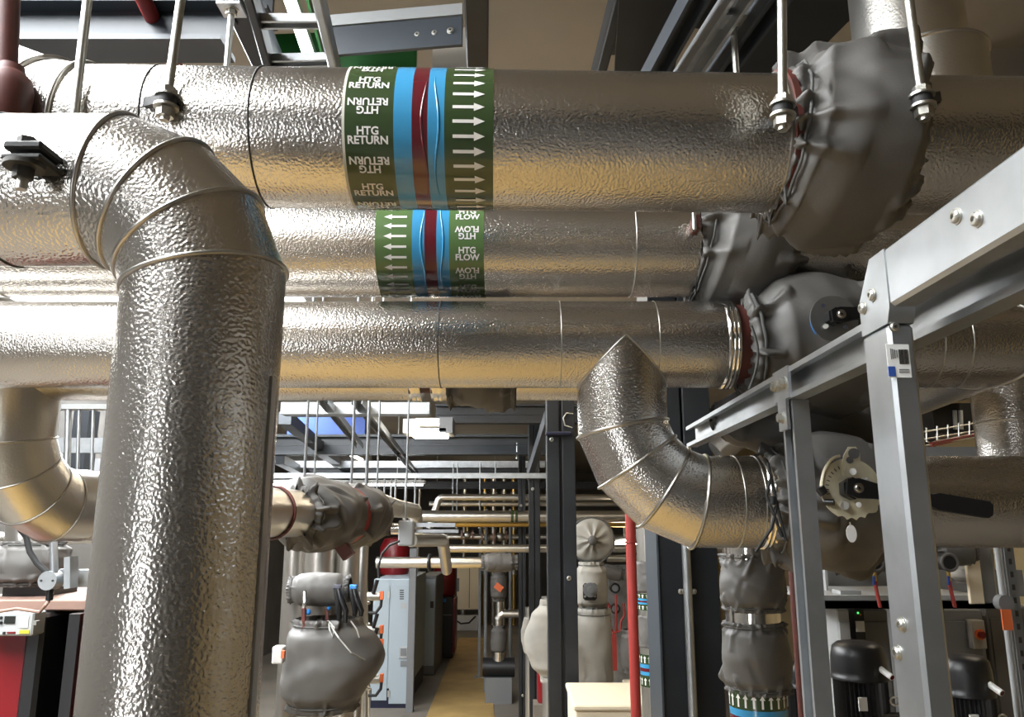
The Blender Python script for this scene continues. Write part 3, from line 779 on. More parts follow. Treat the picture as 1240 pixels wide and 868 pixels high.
# cable ladder
T = thing('cable_ladder', 'galvanised cable ladder climbing past the green roof sheet', 'cable ladder', PZ(390, 40, H + 1.0))
ZL = H + 1.0
sides = [((380, -30), (412, 110)), ((297, -30), (335, 110))]
for k, (p0, p1) in enumerate(sides):
    mb = MB(); a_, b_ = PZ(*p0, ZL), PZ(*p1, ZL); mb.bar(a_, b_, .018, .05, V((0, 0, 1)), bev=.003)
    mb.build('side_rail', 'galvanised' if k == 0 else 'dark_steel', T)
for (p0, p1) in (((314, 26), (388, 26)), ((325, 74), (402, 72))):
    a_, b_ = PZ(*p0, ZL), PZ(*p1, ZL); mb = MB(); strut(mb, a_, b_, .028, .018, V((0, 0, -1)), lip=.006); mb.build('rung', 'galvanised', T)
T = thing('strip_light', 'glowing slim strip light above the cable ladder', 'lamp', PZ(360, 40, H + 1.2))
MB().bar(PZ(345, -10, H + 1.2), PZ(382, 100, H + 1.2), .014, .012, V((0, 0, 1))).build('tube', 'lamp_cool', T)
MB().bar(PZ(346, -10, H + 1.2) + V((0, 0, .02)), PZ(384, 100, H + 1.2) + V((0, 0, .02)), .03, .02, V((0, 0, 1))).build('housing', 'white', T)
zbar('roof_purlin', 'dark_steel', (275, -10), (330, 110), H + 1.12, .05, .1, 'dark purlin left of the cable ladder')
zbar('cable', 'green_paint', (370, -10), (402, 110), H + 1.22, .012, .012, 'green cable laid along the cable ladder', 'cable')
# bright I-beam at the left
a, b = PZ(-40, 62, H + 1.02), PZ(276, 62, H + 1.02)
ibeam('roof_beam', 'slate_steel', a, b, .09, .105, 'slate I beam with chipped paint catching daylight at the left', .012)
ibeam('roof_beam', 'dark_steel', PZ(-60, 24, H + 1.35), PZ(330, 24, H + 1.35), .1, .2, 'dark beam above the daylit I beam')
# twin strut channels and the big dark beam at the right
ZS = H + .93
T = thing('strut_pair', 'pair of slate strut channels slanting under the roof above the return pipe', 'strut', PZ(880, 40, ZS))
for (p0, p1, m) in (((852, -8), (775, 130), 'slate_steel'), ((905, -8), (812, 130), 'galvanised'), ((952, -8), (850, 130), 'slate_steel')):
    mb = MB(); strut(mb, PZ(*p0, ZS) + V((0, 0, .02)), PZ(*p1, ZS) + V((0, 0, .02)), .041, .041, V((0, 0, -1))); mb.build('channel', m, T)
ibeam('roof_beam', 'dark_steel', PZ(1025, -30, ZA - .1), PZ(880, 130, ZA - .1), .2, .25, 'dark deep beam slanting behind the hanger rod with stacked washers')
MB().box(PY(1210, 20, 2.6), (.22, .05, 1.6)).solo('wall_sheet', 'roof_beige', 'beige boarding beside the upright pipe at the top right', 'panel')
MB().box(PY(1300, 10, 2.5), (.28, .2, 1.8)).solo('roof_column', 'dark_steel', 'dark column beside the beige boarding', 'column')
# red oxide pipes
T = thing('red_pipe', 'dark red vertical pipe with a swollen fitting at the far left', 'pipe', PY(5, 130, .80))
a = PY(4, 150, .86)
MB().cyl(PY(6, 85, .86), PY(12, -60, .86), .0135, 20).build('tube', 'red_oxide', T)
MB().lathe(a, (0, 0, 1), [(0, 0), (.022, .0), (.026, .01), (.027, .045), (.024, .058), (.016, .066), (.014, .075)], 28).build('fitting', 'red_oxide', T)
MB().cyl(PZ(160, -30, H + 1.1), PZ(222, 100, H + 1.1), .017, 16).solo('red_pipe', 'red_paint', 'red pipe slanting under the roof near the left hanger rods', 'pipe')
MB().cyl(PZ(100, 2, H + 1.2), PZ(118, 30, H + 1.2), .02, 16).solo('red_pipe', 'red_oxide', 'stub of dark red pipe above the daylit I beam', 'pipe')
# upright pipe at the top right
cT = on2(1154)
T = thing('upright_pipe', 'shiny silver pipe rising from the flow pipe beside beige boarding', 'pipe', cT)
zc = PY(1128, 62, Y2).z
pipe(T, [V((cT.x, Y2, Z2)), V((cT.x, Y2, zc - .02))], RB * 1.08, bead=0, mt='stucco_far', caps=False)
MB().torus(V((cT.x, Y2, zc - .02)), V((0, 0, 1)), RB * 1.085, .004, 48, 6).build('seam_bead', 'bead_metal', T)
MB().lathe(V((cT.x, Y2, zc - .02)), (0, 0, 1), [(RB * 1.08, 0), (RB * .9, .004)], 48).build('collar_top', 'bead_metal', T)
pipe(T, [V((cT.x - .025, Y2 + .02, Z2)), V((cT.x - .025, Y2 + .02, H + 1.16)), V((XR, Y2 + .02, H + 1.16))], RB * 1.12, {1: (.115, 3)}, mt='stucco_far', bead=.003)

# right side: header continuing, turning back, and the drop beside it
T = thing('header_pipe', 'silver pipe with a mitred end seen through the steel frame', 'pipe', on3(1130) - V((0, 0, RS)))
e = on3(1188)
pipe(T, [on3(1048), e, e + V((.08, .62, .0))], RS, {1: (.05, 1)}, bead=.002)
for px in (1117, 1150): collar(T, on3(px), X1, RS + .0003, r=.0011)
YV = 1.72
pv = PY(1222, 480, YV); zt = PY(1222, 420, YV).z; zl = PY(1222, 600, YV).z
T = thing('right_drop_pipe', 'silver gored elbow pipe coming down at the right behind the frame', 'pipe', V((pv.x, YV, zl)))
pipe(T, [V((4.79, YV + .15, zt + .02)), V((pv.x, YV, zt + .02)), V((pv.x, YV, zl))], RS, {1: (.13, 3)}, bead=.002)
collar(T, V((pv.x, YV, PY(1222, 512, YV).z)), (0, 0, 1), RS, r=.0012)
# small jacket hanging on the rear header
a, b = on7(543), on7(625)
J = thing('valve_jacket', 'small grey jacket sagging from the rear header pipe', 'jacket', (a + b) / 2 - V((0, 0, .11)))
jacket(J, a, b, cprof(RS + .002, .093, .08), 41, fold=.008, folds=12, lump=.008, bul=[(R_(-75), 2, .45, .3, .012)])
drawstrings(J, a, b, RS, .08)

# ================================================================== BACKGROUND HELPERS
def wpx(px, py, Y): return mpp(PY(px, py, Y))
def bpipe(name, label, pts, w, bends=1.7, n=3, mt='stucco_far', bead=.0015, N=28, cat='pipe', group=None, bm_='bead_metal'):
    P = [PY(*p) for p in pts]; R = w / 2 * mpp(P[0])
    lo = min(P, key=lambda q: q.z)
    T = thing(name, label, cat, lo - V((0, 0, R)), group)
    pipe(T, P, R, {i: (R * bends, n) for i in range(1, len(P) - 1)}, mt, bead, N, bm_)
    return T, P, R
def bsolo(name, m, label, cat, pts, w, group=None, n=14):
    P = [PY(*p) for p in pts]; r = w / 2 * mpp(P[0])
    return MB().tube(P, r, n).solo(name, m, label, cat, group, ang=60)
def vjacket(label, px, y0, y1, Y, w, seed, m='jacket', rp=.62, group=None, folds=13, bul=(), tails=True, fold=.11, lump=.06):
    a, b = PY(px, y1, Y), PY(px, y0, Y); b.x = a.x = (a.x + b.x) / 2
    R = w / 2 * mpp((a + b) / 2); r = R * rp
    T = thing('valve_jacket', label, 'jacket', a, group)
    jacket(T, a, b, [(0, r * 1.04), (.03, r * 1.06), (.07, r * 1.01), (.19, R * .95), (.5, R), (.81, R * .95), (.93, r * 1.01), (.97, r * 1.06), (1, r * 1.04)], seed, fold=R * fold, folds=folds, lump=R * lump, m=m, nt=110, ns=44, bul=[(t, p, s, sw, amp * R) for t, p, s, sw, amp in bul])
    for s in (.07, .93): MB().torus(a + (b - a) * s, (0, 0, 1), r + R * .03, R * .02, 28, 6).build('drawstring', 'cord', T, 80)
    return T
def hjacket(label, p0, p1, w, seed, m='jacket', rp=.7, folds=13, bul=(), fold=.11, lump=.06, group=None):
    a, b = PY(*p0), PY(*p1); R = w / 2 * mpp((a + b) / 2); r = R * rp
    T = thing('valve_jacket', label, 'jacket', (a + b) / 2 - V((0, 0, R)), group)
    jacket(T, a, b, [(0, r * 1.04), (.03, r * 1.06), (.07, r * 1.01), (.19, R * .95), (.5, R), (.81, R * .95), (.93, r * 1.01), (.97, r * 1.06), (1, r * 1.04)], seed, fold=R * fold, folds=folds, lump=R * lump, m=m, nt=110, ns=44, bul=[(t, p, s, sw, amp * R) for t, p, s, sw, amp in bul])
    for s in (.07, .93): MB().torus(a + (b - a) * s, b - a, r + R * .03, R * .02, 28, 6).build('drawstring', 'cord', T, 80)
    return T
def rect(x0, y0, x1, y1, Y, t, mb=None, bev=0.0):       # upright box whose front face fills the rectangle, t deep
    mb = mb or MB(); a, b = PY(x0, y0, Y), PY(x1, y1, Y)
    xa = PY(x0, (y0 + y1) / 2, Y).x; xb_ = PY(x1, (y0 + y1) / 2, Y).x
    mb.box(((xa + xb_) / 2, Y + t / 2, (a.z + b.z) / 2), (abs(xb_ - xa), t, abs(a.z - b.z)), bev=bev); return mb
def column(label, x0, x1, Y, ztop, gap=.10, depth_=.16, m='dark_steel', bolts=()):
    xa, xb_ = PY(x0, 760, Y).x, PY(x1, 760, Y).x; w = xb_ - xa
    T = thing('steel_column', label, 'column', ((xa + xb_) / 2, Y + depth_ / 2, 0))
    for k in (0, 1):
        hw = w * (1 - gap) / 2; c = xa + hw / 2 + k * (w - hw)
        MB().box((c, Y + depth_ / 2, ztop / 2), (hw, depth_, ztop), bev=.004).build('leg_section', m, T)
    MB().box(((xa + xb_) / 2, Y + depth_ / 2 + .01, ztop / 2), (w * gap * 1.2, depth_ * .8, ztop)).build('web', 'black', T)
    MB().box(((xa + xb_) / 2, Y + depth_ / 2, .012), (w * 1.3, depth_ * 1.5, .024)).build('base_plate', m, T)
    for (px, py) in bolts: screw_head(T, PY(px, py, Y), (0, -1, 0), .012)
    return T

# ================================================================== STEEL COLUMNS
column('dark twin section steel column left of the tall pale jacket', 664, 700, 5.2, 3.4, bolts=((668, 532), (689, 700)))
column('slim dark steel column behind the twin section column', 641, 655, 7.6, 3.3, gap=.04, bolts=((645, 592),))
column('slimmest dark steel column nearest the orange tagged pump', 628, 637, 9.4, 3.3, gap=.04, bolts=((631, 612), (633, 842)))
C3 = column('broad dark steel column with a conduit clipped down its face', 800, 874, 2.55, 3.75, gap=.03, depth_=.2)
xa = PY(800, 760, 2.55).x
MB().box((xa - .002, 2.55 + .1, 1.85), (.006, .215, 3.7)).build('flange_edge', 'slate_steel', C3)
T = thing('conduit', 'galvanised conduit pipe clipped to the broad dark column', 'conduit', PY(837, 900, 2.51))
x_ = PY(836, 760, 2.51).x
MB().cyl((x_, 2.525, .02), (x_, 2.525, H + .02), .0135, 20).build('tube', 'galvanised', T)
zc_ = PY(832, 717, 2.5).z
MB().box((x_, 2.528, zc_), (.056, .012, .016), bev=.004).build('saddle_clip', 'zinc', T)
for s in (-1, 1): screw_head(T, (x_ + s * .021, 2.522, zc_), (0, -1, 0), .005)
T = thing('brace', 'dark knee brace joining the slim column to the beam', 'brace', PY(652, 540, 6.4))
MB().bar(PY(641, 575, 7.55), PY(664, 505, 5.35), .05, .09, V((0, 0, 1))).build('brace_bar', 'slate_steel', T)
q = PY(676, 525, 5.182)
MB().box(q, (.17, .04, .022), bev=.005).solo('clip_lever', 'navy', 'dark blue lever arm sticking out by the twin section column', 'lever')
bsolo('wire_hook', 'zinc', 'thin wire loop above the dark blue lever', 'wire', [(694, 501, 5.195), (686, 500, 5.195), (682, 506, 5.195), (684, 515, 5.195), (693, 518, 5.195)], 1.6)

# ================================================================== ROOF STEEL BEYOND THE PIPES
def xbeam(label, x0, x1, y0, y1, Y, m='slate_steel', t=.12, name='roof_beam'):
    a, b = PY((x0 + x1) / 2, y1, Y), PY((x0 + x1) / 2, y0, Y); h = b.z - a.z
    xa, xb_ = PY(x0, y0, Y).x, PY(x1, y0, Y).x
    T = thing(name, label, 'beam', ((xa + xb_) / 2, Y, a.z)); w = xb_ - xa; cx = (xa + xb_) / 2
    MB().box((cx, Y, a.z + h * .06), (w, t, h * .12)).build('bottom_flange', m, T)
    MB().box((cx, Y, b.z - h * .06), (w, t, h * .12)).build('top_flange', m, T)
    MB().box((cx, Y, (a.z + b.z) / 2), (w, .02, h * .78)).build('web', m, T)
    MB().box((cx, Y - .014, (a.z + b.z) / 2), (w, .012, h * .08)).build('stiffener', m, T)
    return T
xbeam('long slate I beam crossing the hall below the lamp fitting', 200, 668, 527, 551, 8.6, t=.2)
xbeam('dark roof beam behind the small sagging jacket', 528, 800, 490, 513, 7.0, 'dark_steel')
xbeam('dark roof beam beneath the long slate I beam', 350, 640, 566, 573, 11.5, 'dark_steel')
xbeam('farthest dark roof beam near the end wall', 380, 800, 583, 592, 16, 'dark_steel')
def ybar(name, label, p0, p1, Z, w, h, m, cat):
    a, b = PZ(*p0, Z), PZ(*p1, Z)
    mb = MB(); strut(mb, a, b, w, h, V((0, 0, -1))) if m == 'galvanised' else mb.bar(a, b, w, h, V((0, 0, 1)))
    return mb.solo(name, m, label, cat)
ZR = H + .78
ybar('strut_channel', 'galvanised strut channel running away above the tall rods, nearer the boilers', (392, 484), (436, 540), ZR, .06, .05, 'galvanised', 'strut')
ybar('strut_channel', 'galvanised strut channel running away above the actuator box', (432, 484), (505, 575), ZR, .07, .05, 'galvanised', 'strut')
ybar('roof_brace', 'slate roof beam slanting down towards the blue sheet', (345, 506), (392, 545), ZR + .1, .10, .10, 'slate_steel', 'beam')
ybar('roof_brace', 'slate roof beam slanting away beyond the blue sheet', (388, 545), (428, 572), ZR + .1, .13, .10, 'slate_steel', 'beam')
ybar('roof_brace', 'dark roof beam slanting beside the daylit far wall', (338, 556), (372, 575), ZR, .12, .1, 'dark_steel', 'beam')
mb = rect(340, 487, 520, 501, 5.2, .12); mb.solo('trunking', 'galvanised', 'galvanised cable trunking just under the rear header pipe', 'trunking')
mb = rect(345, 558, 660, 566, 10.5, .06); mb.solo('strut_channel', 'galvanised', 'long galvanised channel crossing the hall under the slate I beam', 'strut')
mb = MB(); strut(mb, V((XL, 6.5, PY(500, 576, 6.5).z)), V((PY(668, 576, 6.5).x, 6.5, PY(500, 576, 6.5).z)), .041, .041, V((0, 1, 0))); mb.solo('strut_channel', 'galvanised', 'pale long channel that the short far rods hang from', 'strut')
rect(348, 505, 442, 527, 9.4, .05).solo('roof_sheet', 'blue_paint', 'blue sheet under the roof behind the tall rods', 'panel')
rect(330, 540, 450, 562, 15.5, .05).solo('roof_sheet', 'pale_grey', 'pale sheet in daylight under the long slate beam', 'panel')
# lamp fittings
def batten(label, c, L, ax, m='lamp_tube', w=.10, group=None):
    c = V(c); T = thing('batten_light', label, 'lamp', c, group)
    d = V(ax)
    MB().bar(c + V((0, 0, .05)) - d * L / 2, c + V((0, 0, .05)) + d * L / 2, w, .05, V((0, 0, 1)), bev=.008).build('housing', 'white', T)
    MB().bar(c + V((0, 0, .012)) - d * (L / 2 - .04), c + V((0, 0, .012)) + d * (L / 2 - .04), w * .7, .024, V((0, 0, 1)), bev=.006).build('diffuser', m, T)
    for s in (-1, 1): MB().bar(c + d * s * L * .35 + V((0, 0, .075)), c + d * s * L * .35 + V((0, 0, ZC - c.z)), .01, .01).build('hanger', 'zinc', T)
    return T
T = thing('light_fitting', 'boxy lamp fitting with white reflector sides by the strut channels', 'lamp', PY(520, 524, 6.6))
rect(488, 507, 503, 524, 6.6, .3).build('reflector', 'white', T)
rect(503, 506, 540, 512, 6.75, .3).build('body', 'pale_grey', T)
rect(503, 518, 540, 522, 6.6, .06).build('rail', 'galvanised', T)
rect(532, 505, 548, 524, 6.6, .3).build('gear_box', 'panel_grey', T)
rect(498, 524, 540, 527, 6.62, .25).build('diffuser', 'lamp_tube', T)
batten('long bright batten lamp hung low across the far hall', PY(400, 588, 11.0), 2.6, (1, 0, 0), 'lamp_cool', .14)
batten('batten lamp above the grey cabinet row', PY(470, 560, 13.5) + V((-.6, 0, .1)), 1.6, (0, 1, 0), 'lamp_tube')
batten('batten lamp above the far end of the yellow walkway', V((-1.0, 17.5, 3.2)), 1.8, (1, 0, 0), 'lamp_tube')
batten('batten lamp added unseen above the pale jackets', V((.7, 5.0, 3.55)), 1.6, (1, 0, 0), 'lamp_tube')  # unseen lamp, added to brighten the cream lid and pale jackets
batten('batten lamp above the black motors', V((2.6, 3.6, 3.6)), 1.5, (0, 1, 0), 'lamp_tube')
batten('batten lamp above the aisle behind the pipes', V((-.5, 4.3, 3.7)), 1.5, (1, 0, 0), 'lamp_tube')
T = thing('bulkhead_light', 'oval glowing bulkhead lamp beyond the red pipe', 'lamp', PY(757, 661, 9.5))
q = PY(757, 660, 9.5)
MB().sphere(q, .14, 20, 10, (1, .4, .45)).build('diffuser', 'lamp_tube', T)
MB().sphere(q + V((0, .05, .02)), .15, 20, 10, (1, .35, .5)).build('housing', 'pale_grey', T)
MB().cyl(q + V((0, .05, .05)), V((q.x, q.y + .05, ZC)), .01, 8).build('hanger', 'zinc', T)
# rods in the background
rods = [(368, 487, 367, 606, 2.75, 3.6), (382, 487, 380, 590, 3.4, 2.6), (424, 490, 424, 618, 3.3, 3.4), (447, 505, 443, 604, 3.7, 4.2), (456, 530, 456, 606, 4.2, 2.4), (466, 574, 465, 606, 6.5, 2.2), (473, 574, 473, 612, 6.5, 2.4),
        (479, 574, 478, 625, 6.5, 2.6), (491, 574, 490, 630, 6.5, 2.6), (503, 574, 502, 622, 6.5, 2.6), (548, 561, 548, 634, 10.5, 1.8), (553, 561, 553, 640, 10.5, 1.8), (581, 561, 581, 640, 10.5, 2.4), (626, 536, 626, 556, 8.59, 2.0), (600, 561, 600, 575, 10.5, 1.8)]
for k, (x0, y0, x1, y1, Y, w) in enumerate(rods):
    t, b = PY(x0, y0, Y), PY(x1, y1, Y); t.x = b.x
    T = thing('hanger_rod', 'slim bright threaded rod hanging from the roof struts in the far hall', 'rod', b, 'rods hanging in the far hall')
    MB().cyl(b, V((t.x, t.y, ZC if Y < 6 else t.z)), w / 2 * mpp(b), 8).build('threaded_rod', 'galvanised', T)
    mb = MB(); hexnut(mb, b + V((0, 0, .012)), (0, 0, 1), w * 1.0 * mpp(b), .012); mb.build('nut', 'zinc', T)

# ================================================================== PIPES IN THE MIDDLE DISTANCE
pj = lambda s: q8 + d8 * s
J = thing('valve_jacket', 'rumpled grey jacket with red flange on the left drop pipe', 'jacket', pj(1.5) - V((0, 0, .15)))
jacket(J, pj(1.09), pj(1.43), [(0, .082), (.05, .10), (.11, .090), (.25, .118), (.6, .125), (.92, .12), (1, .085)], 51, fold=.024, folds=10, lump=.016, bul=[(R_(200), 2, .45, .4, .03)], nt=140, ns=60, crease=1.4)
drawstrings(J, pj(1.09), pj(1.43), .088, .12)
MB().cyl(pj(1.05), pj(1.11), .062, 32).solo('pipe_flange', 'red_oxide', 'red flange inside the mouth of the rumpled grey jacket', 'flange')
MB().cyl(pj(1.42), pj(1.455), .105, 24).solo('pipe_flange', 'red_paint', 'red flange between the rumpled jacket and the square ended one', 'flange')
J = thing('valve_jacket', 'square ended grey jacket beside the actuator box', 'jacket', pj(1.57) - V((0, 0, .15)))
jacket(J, pj(1.44), pj(1.70), [(0, .09), (.1, .115), (.5, .12), (.9, .105), (1, .06)], 57, fold=.018, folds=8, lump=.016, nt=140, ns=60, crease=1.4, bul=[(R_(180), 2, .4, .4, .03)])
a = PY(416, 664, 2.82)
MB().box(a, (.04, .05, .07), (V((.8, 0, .6)), V((0, 1, 0)), V((-.6, 0, .8)))).solo('drain_stub', 'red_oxide', 'brown drain stub poking through the grey jacket seam', 'valve')
bpipe('far_pipe', 'pale silver pipe leaving the jackets towards the actuator box', [(455, 608, 4.0), (478, 615, 4.8), (503, 619, 6.0), (503, 650, 6.0)], 26)
T = thing('actuator', 'pale grey valve actuator box above the cabinet', 'actuator', PY(491, 661, 4.2))
rect(482, 630, 500, 661, 4.2, .09, bev=.006).build('housing', 'pale_grey', T)
for y0, y1, x1 in ((633, 638, 551), (641, 645, 555)): rect(500, y0, x1, y1, 4.26, .03).build('arm', 'galvanised', T)
MB().cyl(PY(474, 640, 4.24), PY(484, 640, 4.24), .03, 16).build('stem', 'bright_metal', T)
q = PY(491, 632, 4.24); MB().cyl(q, V((q.x, q.y, ZC)), .005, 8).build('hanger', 'galvanised', T)
bpipe('far_pipe', 'bright short pipe ending in an elbow right of the actuator box', [(498, 654, 4.6), (536, 654, 5.0), (541, 690, 5.6)], 16)
bsolo('cable', 'black_rubber', 'black cable looping under the actuator box', 'cable', [(484, 655, 4.15), (472, 660, 4.15), (463, 670, 4.15), (458, 686, 4.15), (459, 700, 4.15)], 3)
bsolo('cable', 'black_rubber', 'black cable dangling behind the square ended jacket', 'cable', [(436, 607, 3.9), (442, 601, 3.9), (450, 603, 3.9), (455, 612, 3.9)], 2.4)
T, P, R = bpipe('far_pipe', 'silver pipe with green bands crossing the far hall under the rods', [(508, 625, 9.0), (1150, 626, 9.0)], 14)
for x in (619, 624): MB().cyl(PY(x, 625, 9.0), PY(x + 3, 625, 9.0), R + .002, 28).build('label_band', 'tape_green', T)
bpipe('far_pipe', 'highest silver pipe crossing the far hall', [(520, 640, 9.9), (532, 602, 9.9), (1110, 603, 9.9)], 8)

bpipe('far_pipe', 'pipe in brass for golden light below the banded silver pipe', [(530, 634, 9.3), (1130, 634, 9.3)], 8, mt='brass')  # golden light along the pipe underside, put into a brass colour
bpipe('far_pipe', 'silver pipe level with the top of the round jacket cover', [(545, 664, 8.0), (1215, 664, 8.0)], 9.5)
bpipe('far_pipe', 'silver pipe passing behind the cabinet strut to the dark jacket', [(456, 681, 7.2), (590, 681, 7.2)], 13)
hjacket('dark grey jacket at the end of the silver pipe by the slim columns', (583, 681, 7.15), (627, 681, 7.15), 23, 61, folds=11)
MB().torus(PY(520, 681, 7.2), (1, 0, 0), .060, .016, 24, 8).solo('pipe_clamp', 'black', 'black clamp ring round the silver pipe above the cabinets', 'clamp')
bpipe('far_pipe', 'thin silver pipe behind the slim columns at head height', [(520, 610, 11), (1050, 610, 11)], 6)
bpipe('far_pipe', 'silver pipe below the round jacket cover', [(735, 676, 8.6), (1185, 676, 8.6)], 8)
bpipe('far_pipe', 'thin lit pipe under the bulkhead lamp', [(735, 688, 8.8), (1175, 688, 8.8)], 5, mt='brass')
bpipe('far_pipe', 'upright silver pipe above the dark column jackets', [(782, 620, 3.9), (782, 720, 3.9)], 18)
# ladder-like rails at the far left
rect(-695, 489, 150, 495, 3.4, .05).solo('strut_channel', 'pale_grey', 'pale slotted channel above the left drop pipe', 'strut')
for x in (83, 96, 113): bsolo('hanger_rod', 'galvanised', 'rod hanging from the pale slotted channel', 'rod', [(x, 493, 3.42), (x - 3, 600, 3.42)], 4 if x != 83 else 8, 'rods under the slotted channel')
rect(85, 495, 104, 580, 4.6, .12).solo('steel_column', 'dark_steel', 'dark column behind the rods at the left', 'column')
rect(-440, 530, 140, 548, 4.2, .04).solo('cable_tray', 'galvanised', 'slotted galvanised tray behind the left rods', 'tray')
rect(-240, 555, 150, 572, 5.2, .2).solo('trunking', 'panel_grey', 'dim grey trunking behind the left drop pipe', 'trunking')
bpipe('far_pipe', 'pale pipe crossing behind the left drop pipe', [(-395, 651, 4.4), (160, 651, 4.4)], 14)
bpipe('far_pipe', 'pale pipe above the boiler jacket', [(-10, 652, 3.4), (14, 652, 3.4), (14, 690, 3.4)], 12)

# ================================================================== LEFT: BOILER AND FITTINGS
bpipe('boiler_flue_pipe', 'shiny short pipe rising from the jacket above the boiler', [(36, 620, 2.5), (36, 690, 2.5)], 52)
vjacket('grey scalloped jacket above the red boiler controller', 38, 655, 709, 2.48, 86, 71, rp=.75, folds=9)
rect(2, 706, 54, 742, 2.45, .18).solo('flue_socket', 'black', 'black socket under the scalloped jacket', 'fitting')
T = thing('pressure_gauge', 'round dial gauge on a black stem beside the left elbow', 'gauge', PY(18, 640, 2.1))
q = PY(17, 628, 2.1)
MB().cyl(q, q + V((0, .03, 0)), .021, 28).build('case', 'black', T)
MB().cyl(q - V((0, .001, 0)), q, .018, 28).build('dial', 'white', T)
MB().bar(q + V((-.008, -.002, -.008)), q + V((.008, -.002, .010)), .002, .001).build('needle', 'black', T)
MB().tube([PY(24, 640, 2.13), PY(32, 650, 2.13), PY(36, 668, 2.13), PY(45, 682, 2.13), PY(58, 694, 2.13)], .0075, 10).build('stem', 'black_rubber', T)
T = thing('junction_box', 'round galvanised conduit box on an upright conduit above the boiler', 'box', PY(57, 716, 2.12))
q = PY(57, 703, 2.12)
MB().cyl(q, q + V((0, .04, 0)), .024, 28).build('box', 'galvanised', T)
for s in (-1, 1): MB().cyl(q + V((s * .015, -.002, 0)), q + V((s * .015, 0, 0)), .003, 10).build('screw', 'joint_dark', T)
MB().cyl(q + V((.005, .02, .02)), PY(64, 636, 2.14), .010, 14).build('conduit', 'galvanised', T)
MB().cyl(q + V((0, .02, -.05)), q + V((0, .02, -.02)), .009, 14).build('gland', 'black', T)
MB().tube([q + V((0, .02, -.05)), PY(55, 733, 2.13), PY(48, 741, 2.13), PY(20, 737, 2.13), PY(-10, 742, 2.13)], .0045, 8).build('cable', 'copper', T)
T = thing('wall_bracket', 'grey steel arm with bracket holding the round conduit box', 'bracket', PY(95, 712, 2.2))
rect(84, 690, 122, 711, 2.2, .05).build('arm', 'pale_grey', T)
rect(70, 689, 90, 710, 2.17, .02).build('plate', 'galvanised', T)
MB().bar(PY(86, 712, 2.15), PY(86, 674, 2.15), .016, .04, V((0, 1, 0))).build('bracket', 'galvanised', T)
T = thing('boiler', 'red cased boiler with black recess and brown top at the left', 'boiler', PY(40, 868, 2.7) * 1.0)
a = PY(0, 742, 2.3); zb_ = a.z
x0, x1, x2, x3 = PY(-60, 800, 2.3).x, PY(31, 800, 2.3).x, PY(98, 800, 2.3).x, PY(108, 800, 2.3).x
MB().box(((x0 + x1) / 2, 2.33, zb_ / 2), (x1 - x0, .06, zb_ - .0), bev=.006).build('front_panel', 'boiler_red', T)
MB().box(((x2 + x3) / 2, 2.33, zb_ / 2), (x3 - x2, .06, zb_), bev=.004).build('edge_panel', 'boiler_red', T)
MB().box(((x1 + x2) / 2, 2.62, zb_ / 2), (x2 - x1, .05, zb_)).build('recess_back', 'black', T)
MB().box((x1 + .03, 2.42, zb_ / 2), (.05, .3, zb_), bev=.01).build('recess_side', 'black', T)
MB().box((x2 - .015, 2.42, zb_ / 2), (.03, .3, zb_)).build('recess_side', 'black', T)
for y in (815, 829): MB().cyl(PY(48, y, 2.44), PY(95, y - 2, 2.44), .012, 12).build('burner_pipe', 'black', T)
MB().cyl(PY(88, 800, 2.5), PY(88, 870, 2.5), .03, 14).build('burner_pipe', 'black', T)
MB().box(((x0 + x3) / 2 + .02, 2.6, zb_ + .018), (x3 - x0 + .1, .55, .03), bev=.004).build('top_board', 'copper', T)
cb = rect(-30, 741, 40, 770, 2.22, .06, bev=.004).build('controller', 'pale_grey', T)
rect(5, 746, 18, 755, 2.2175, .003).build('display', 'screen', cb)
rect(24, 746, 34, 760, 2.2175, .003).build('rating_label', 'white', cb)
rect(23, 763, 35, 767, 2.2175, .003).build('yellow_sticker', 'yellow', cb)
rect(8, 765, 18, 767, 2.2175, .003).build('red_lettering', 'boiler_red', cb)
rect(3, 765, 6, 768, 2.2175, .003).build('button', 'black', cb)
for y in (748, 754): MB().cyl(PY(1.5, y, 2.2165), PY(1.5, y, 2.22), .004, 12).build('button', 'black', cb)
rect(40, 752, 44, 757, 2.2, .02).build('latch', 'zinc', cb)

# ================================================================== MIDDLE LEFT: JACKETED VALVES ON UPRIGHT PIPES
YM = 3.4
for k, (x, w, lab) in enumerate(((354, 26, 'bright upright pipe at the left of the pipe row behind the red handled valve'), (385, 40, 'wide upright silver pipe behind the red handled valve'), (421, 30, 'upright silver pipe behind the black handled valve'), (437, 14, 'slim upright silver pipe next to the hose manifold'))):
    q = PY(x, 730, YM + .22); T = thing('upright_pipe', lab, 'pipe', (q.x, q.y, 0)); pipe(T, [V((q.x, q.y, 0)), V((q.x, q.y, PY(x, 660, YM + .22).z))], w / 2 * mpp(q), mt='stucco_far', bead=0, N=32)
rect(330, 664, 345, 1230, YM + .6, .05).solo('panel', 'cabinet_grey', 'blue grey panel beside the big drop pipe', 'panel')
hjacket('puffy grey jacket with red and black valve handles over upright pipes', (350, 714, YM), (424, 713, YM), 40, 81, rp=.72, folds=12)
T = thing('lever_valve', 'dark red lever valve handle hanging below the puffy jacket', 'handle', PY(368, 766, YM - .12))
MB().tube([PY(369, 716, YM - .1), PY(369, 728, YM - .12), PY(368, 738, YM - .12)], .009, 10).build('stem', 'bright_metal', T)
MB().bar(PY(368, 735, YM - .125), PY(368, 765, YM - .125), .018, .012, V((0, -1, 0)), bev=.005).build('grip', 'red_oxide', T)
MB().sphere(PY(373, 741, YM - .11), .012, 12, 8).build('cap', 'cyan_blue', T)
T = thing('lever_valve', 'small dark red handle with blue cap beside the upright pipes', 'handle', PY(396, 752, YM))
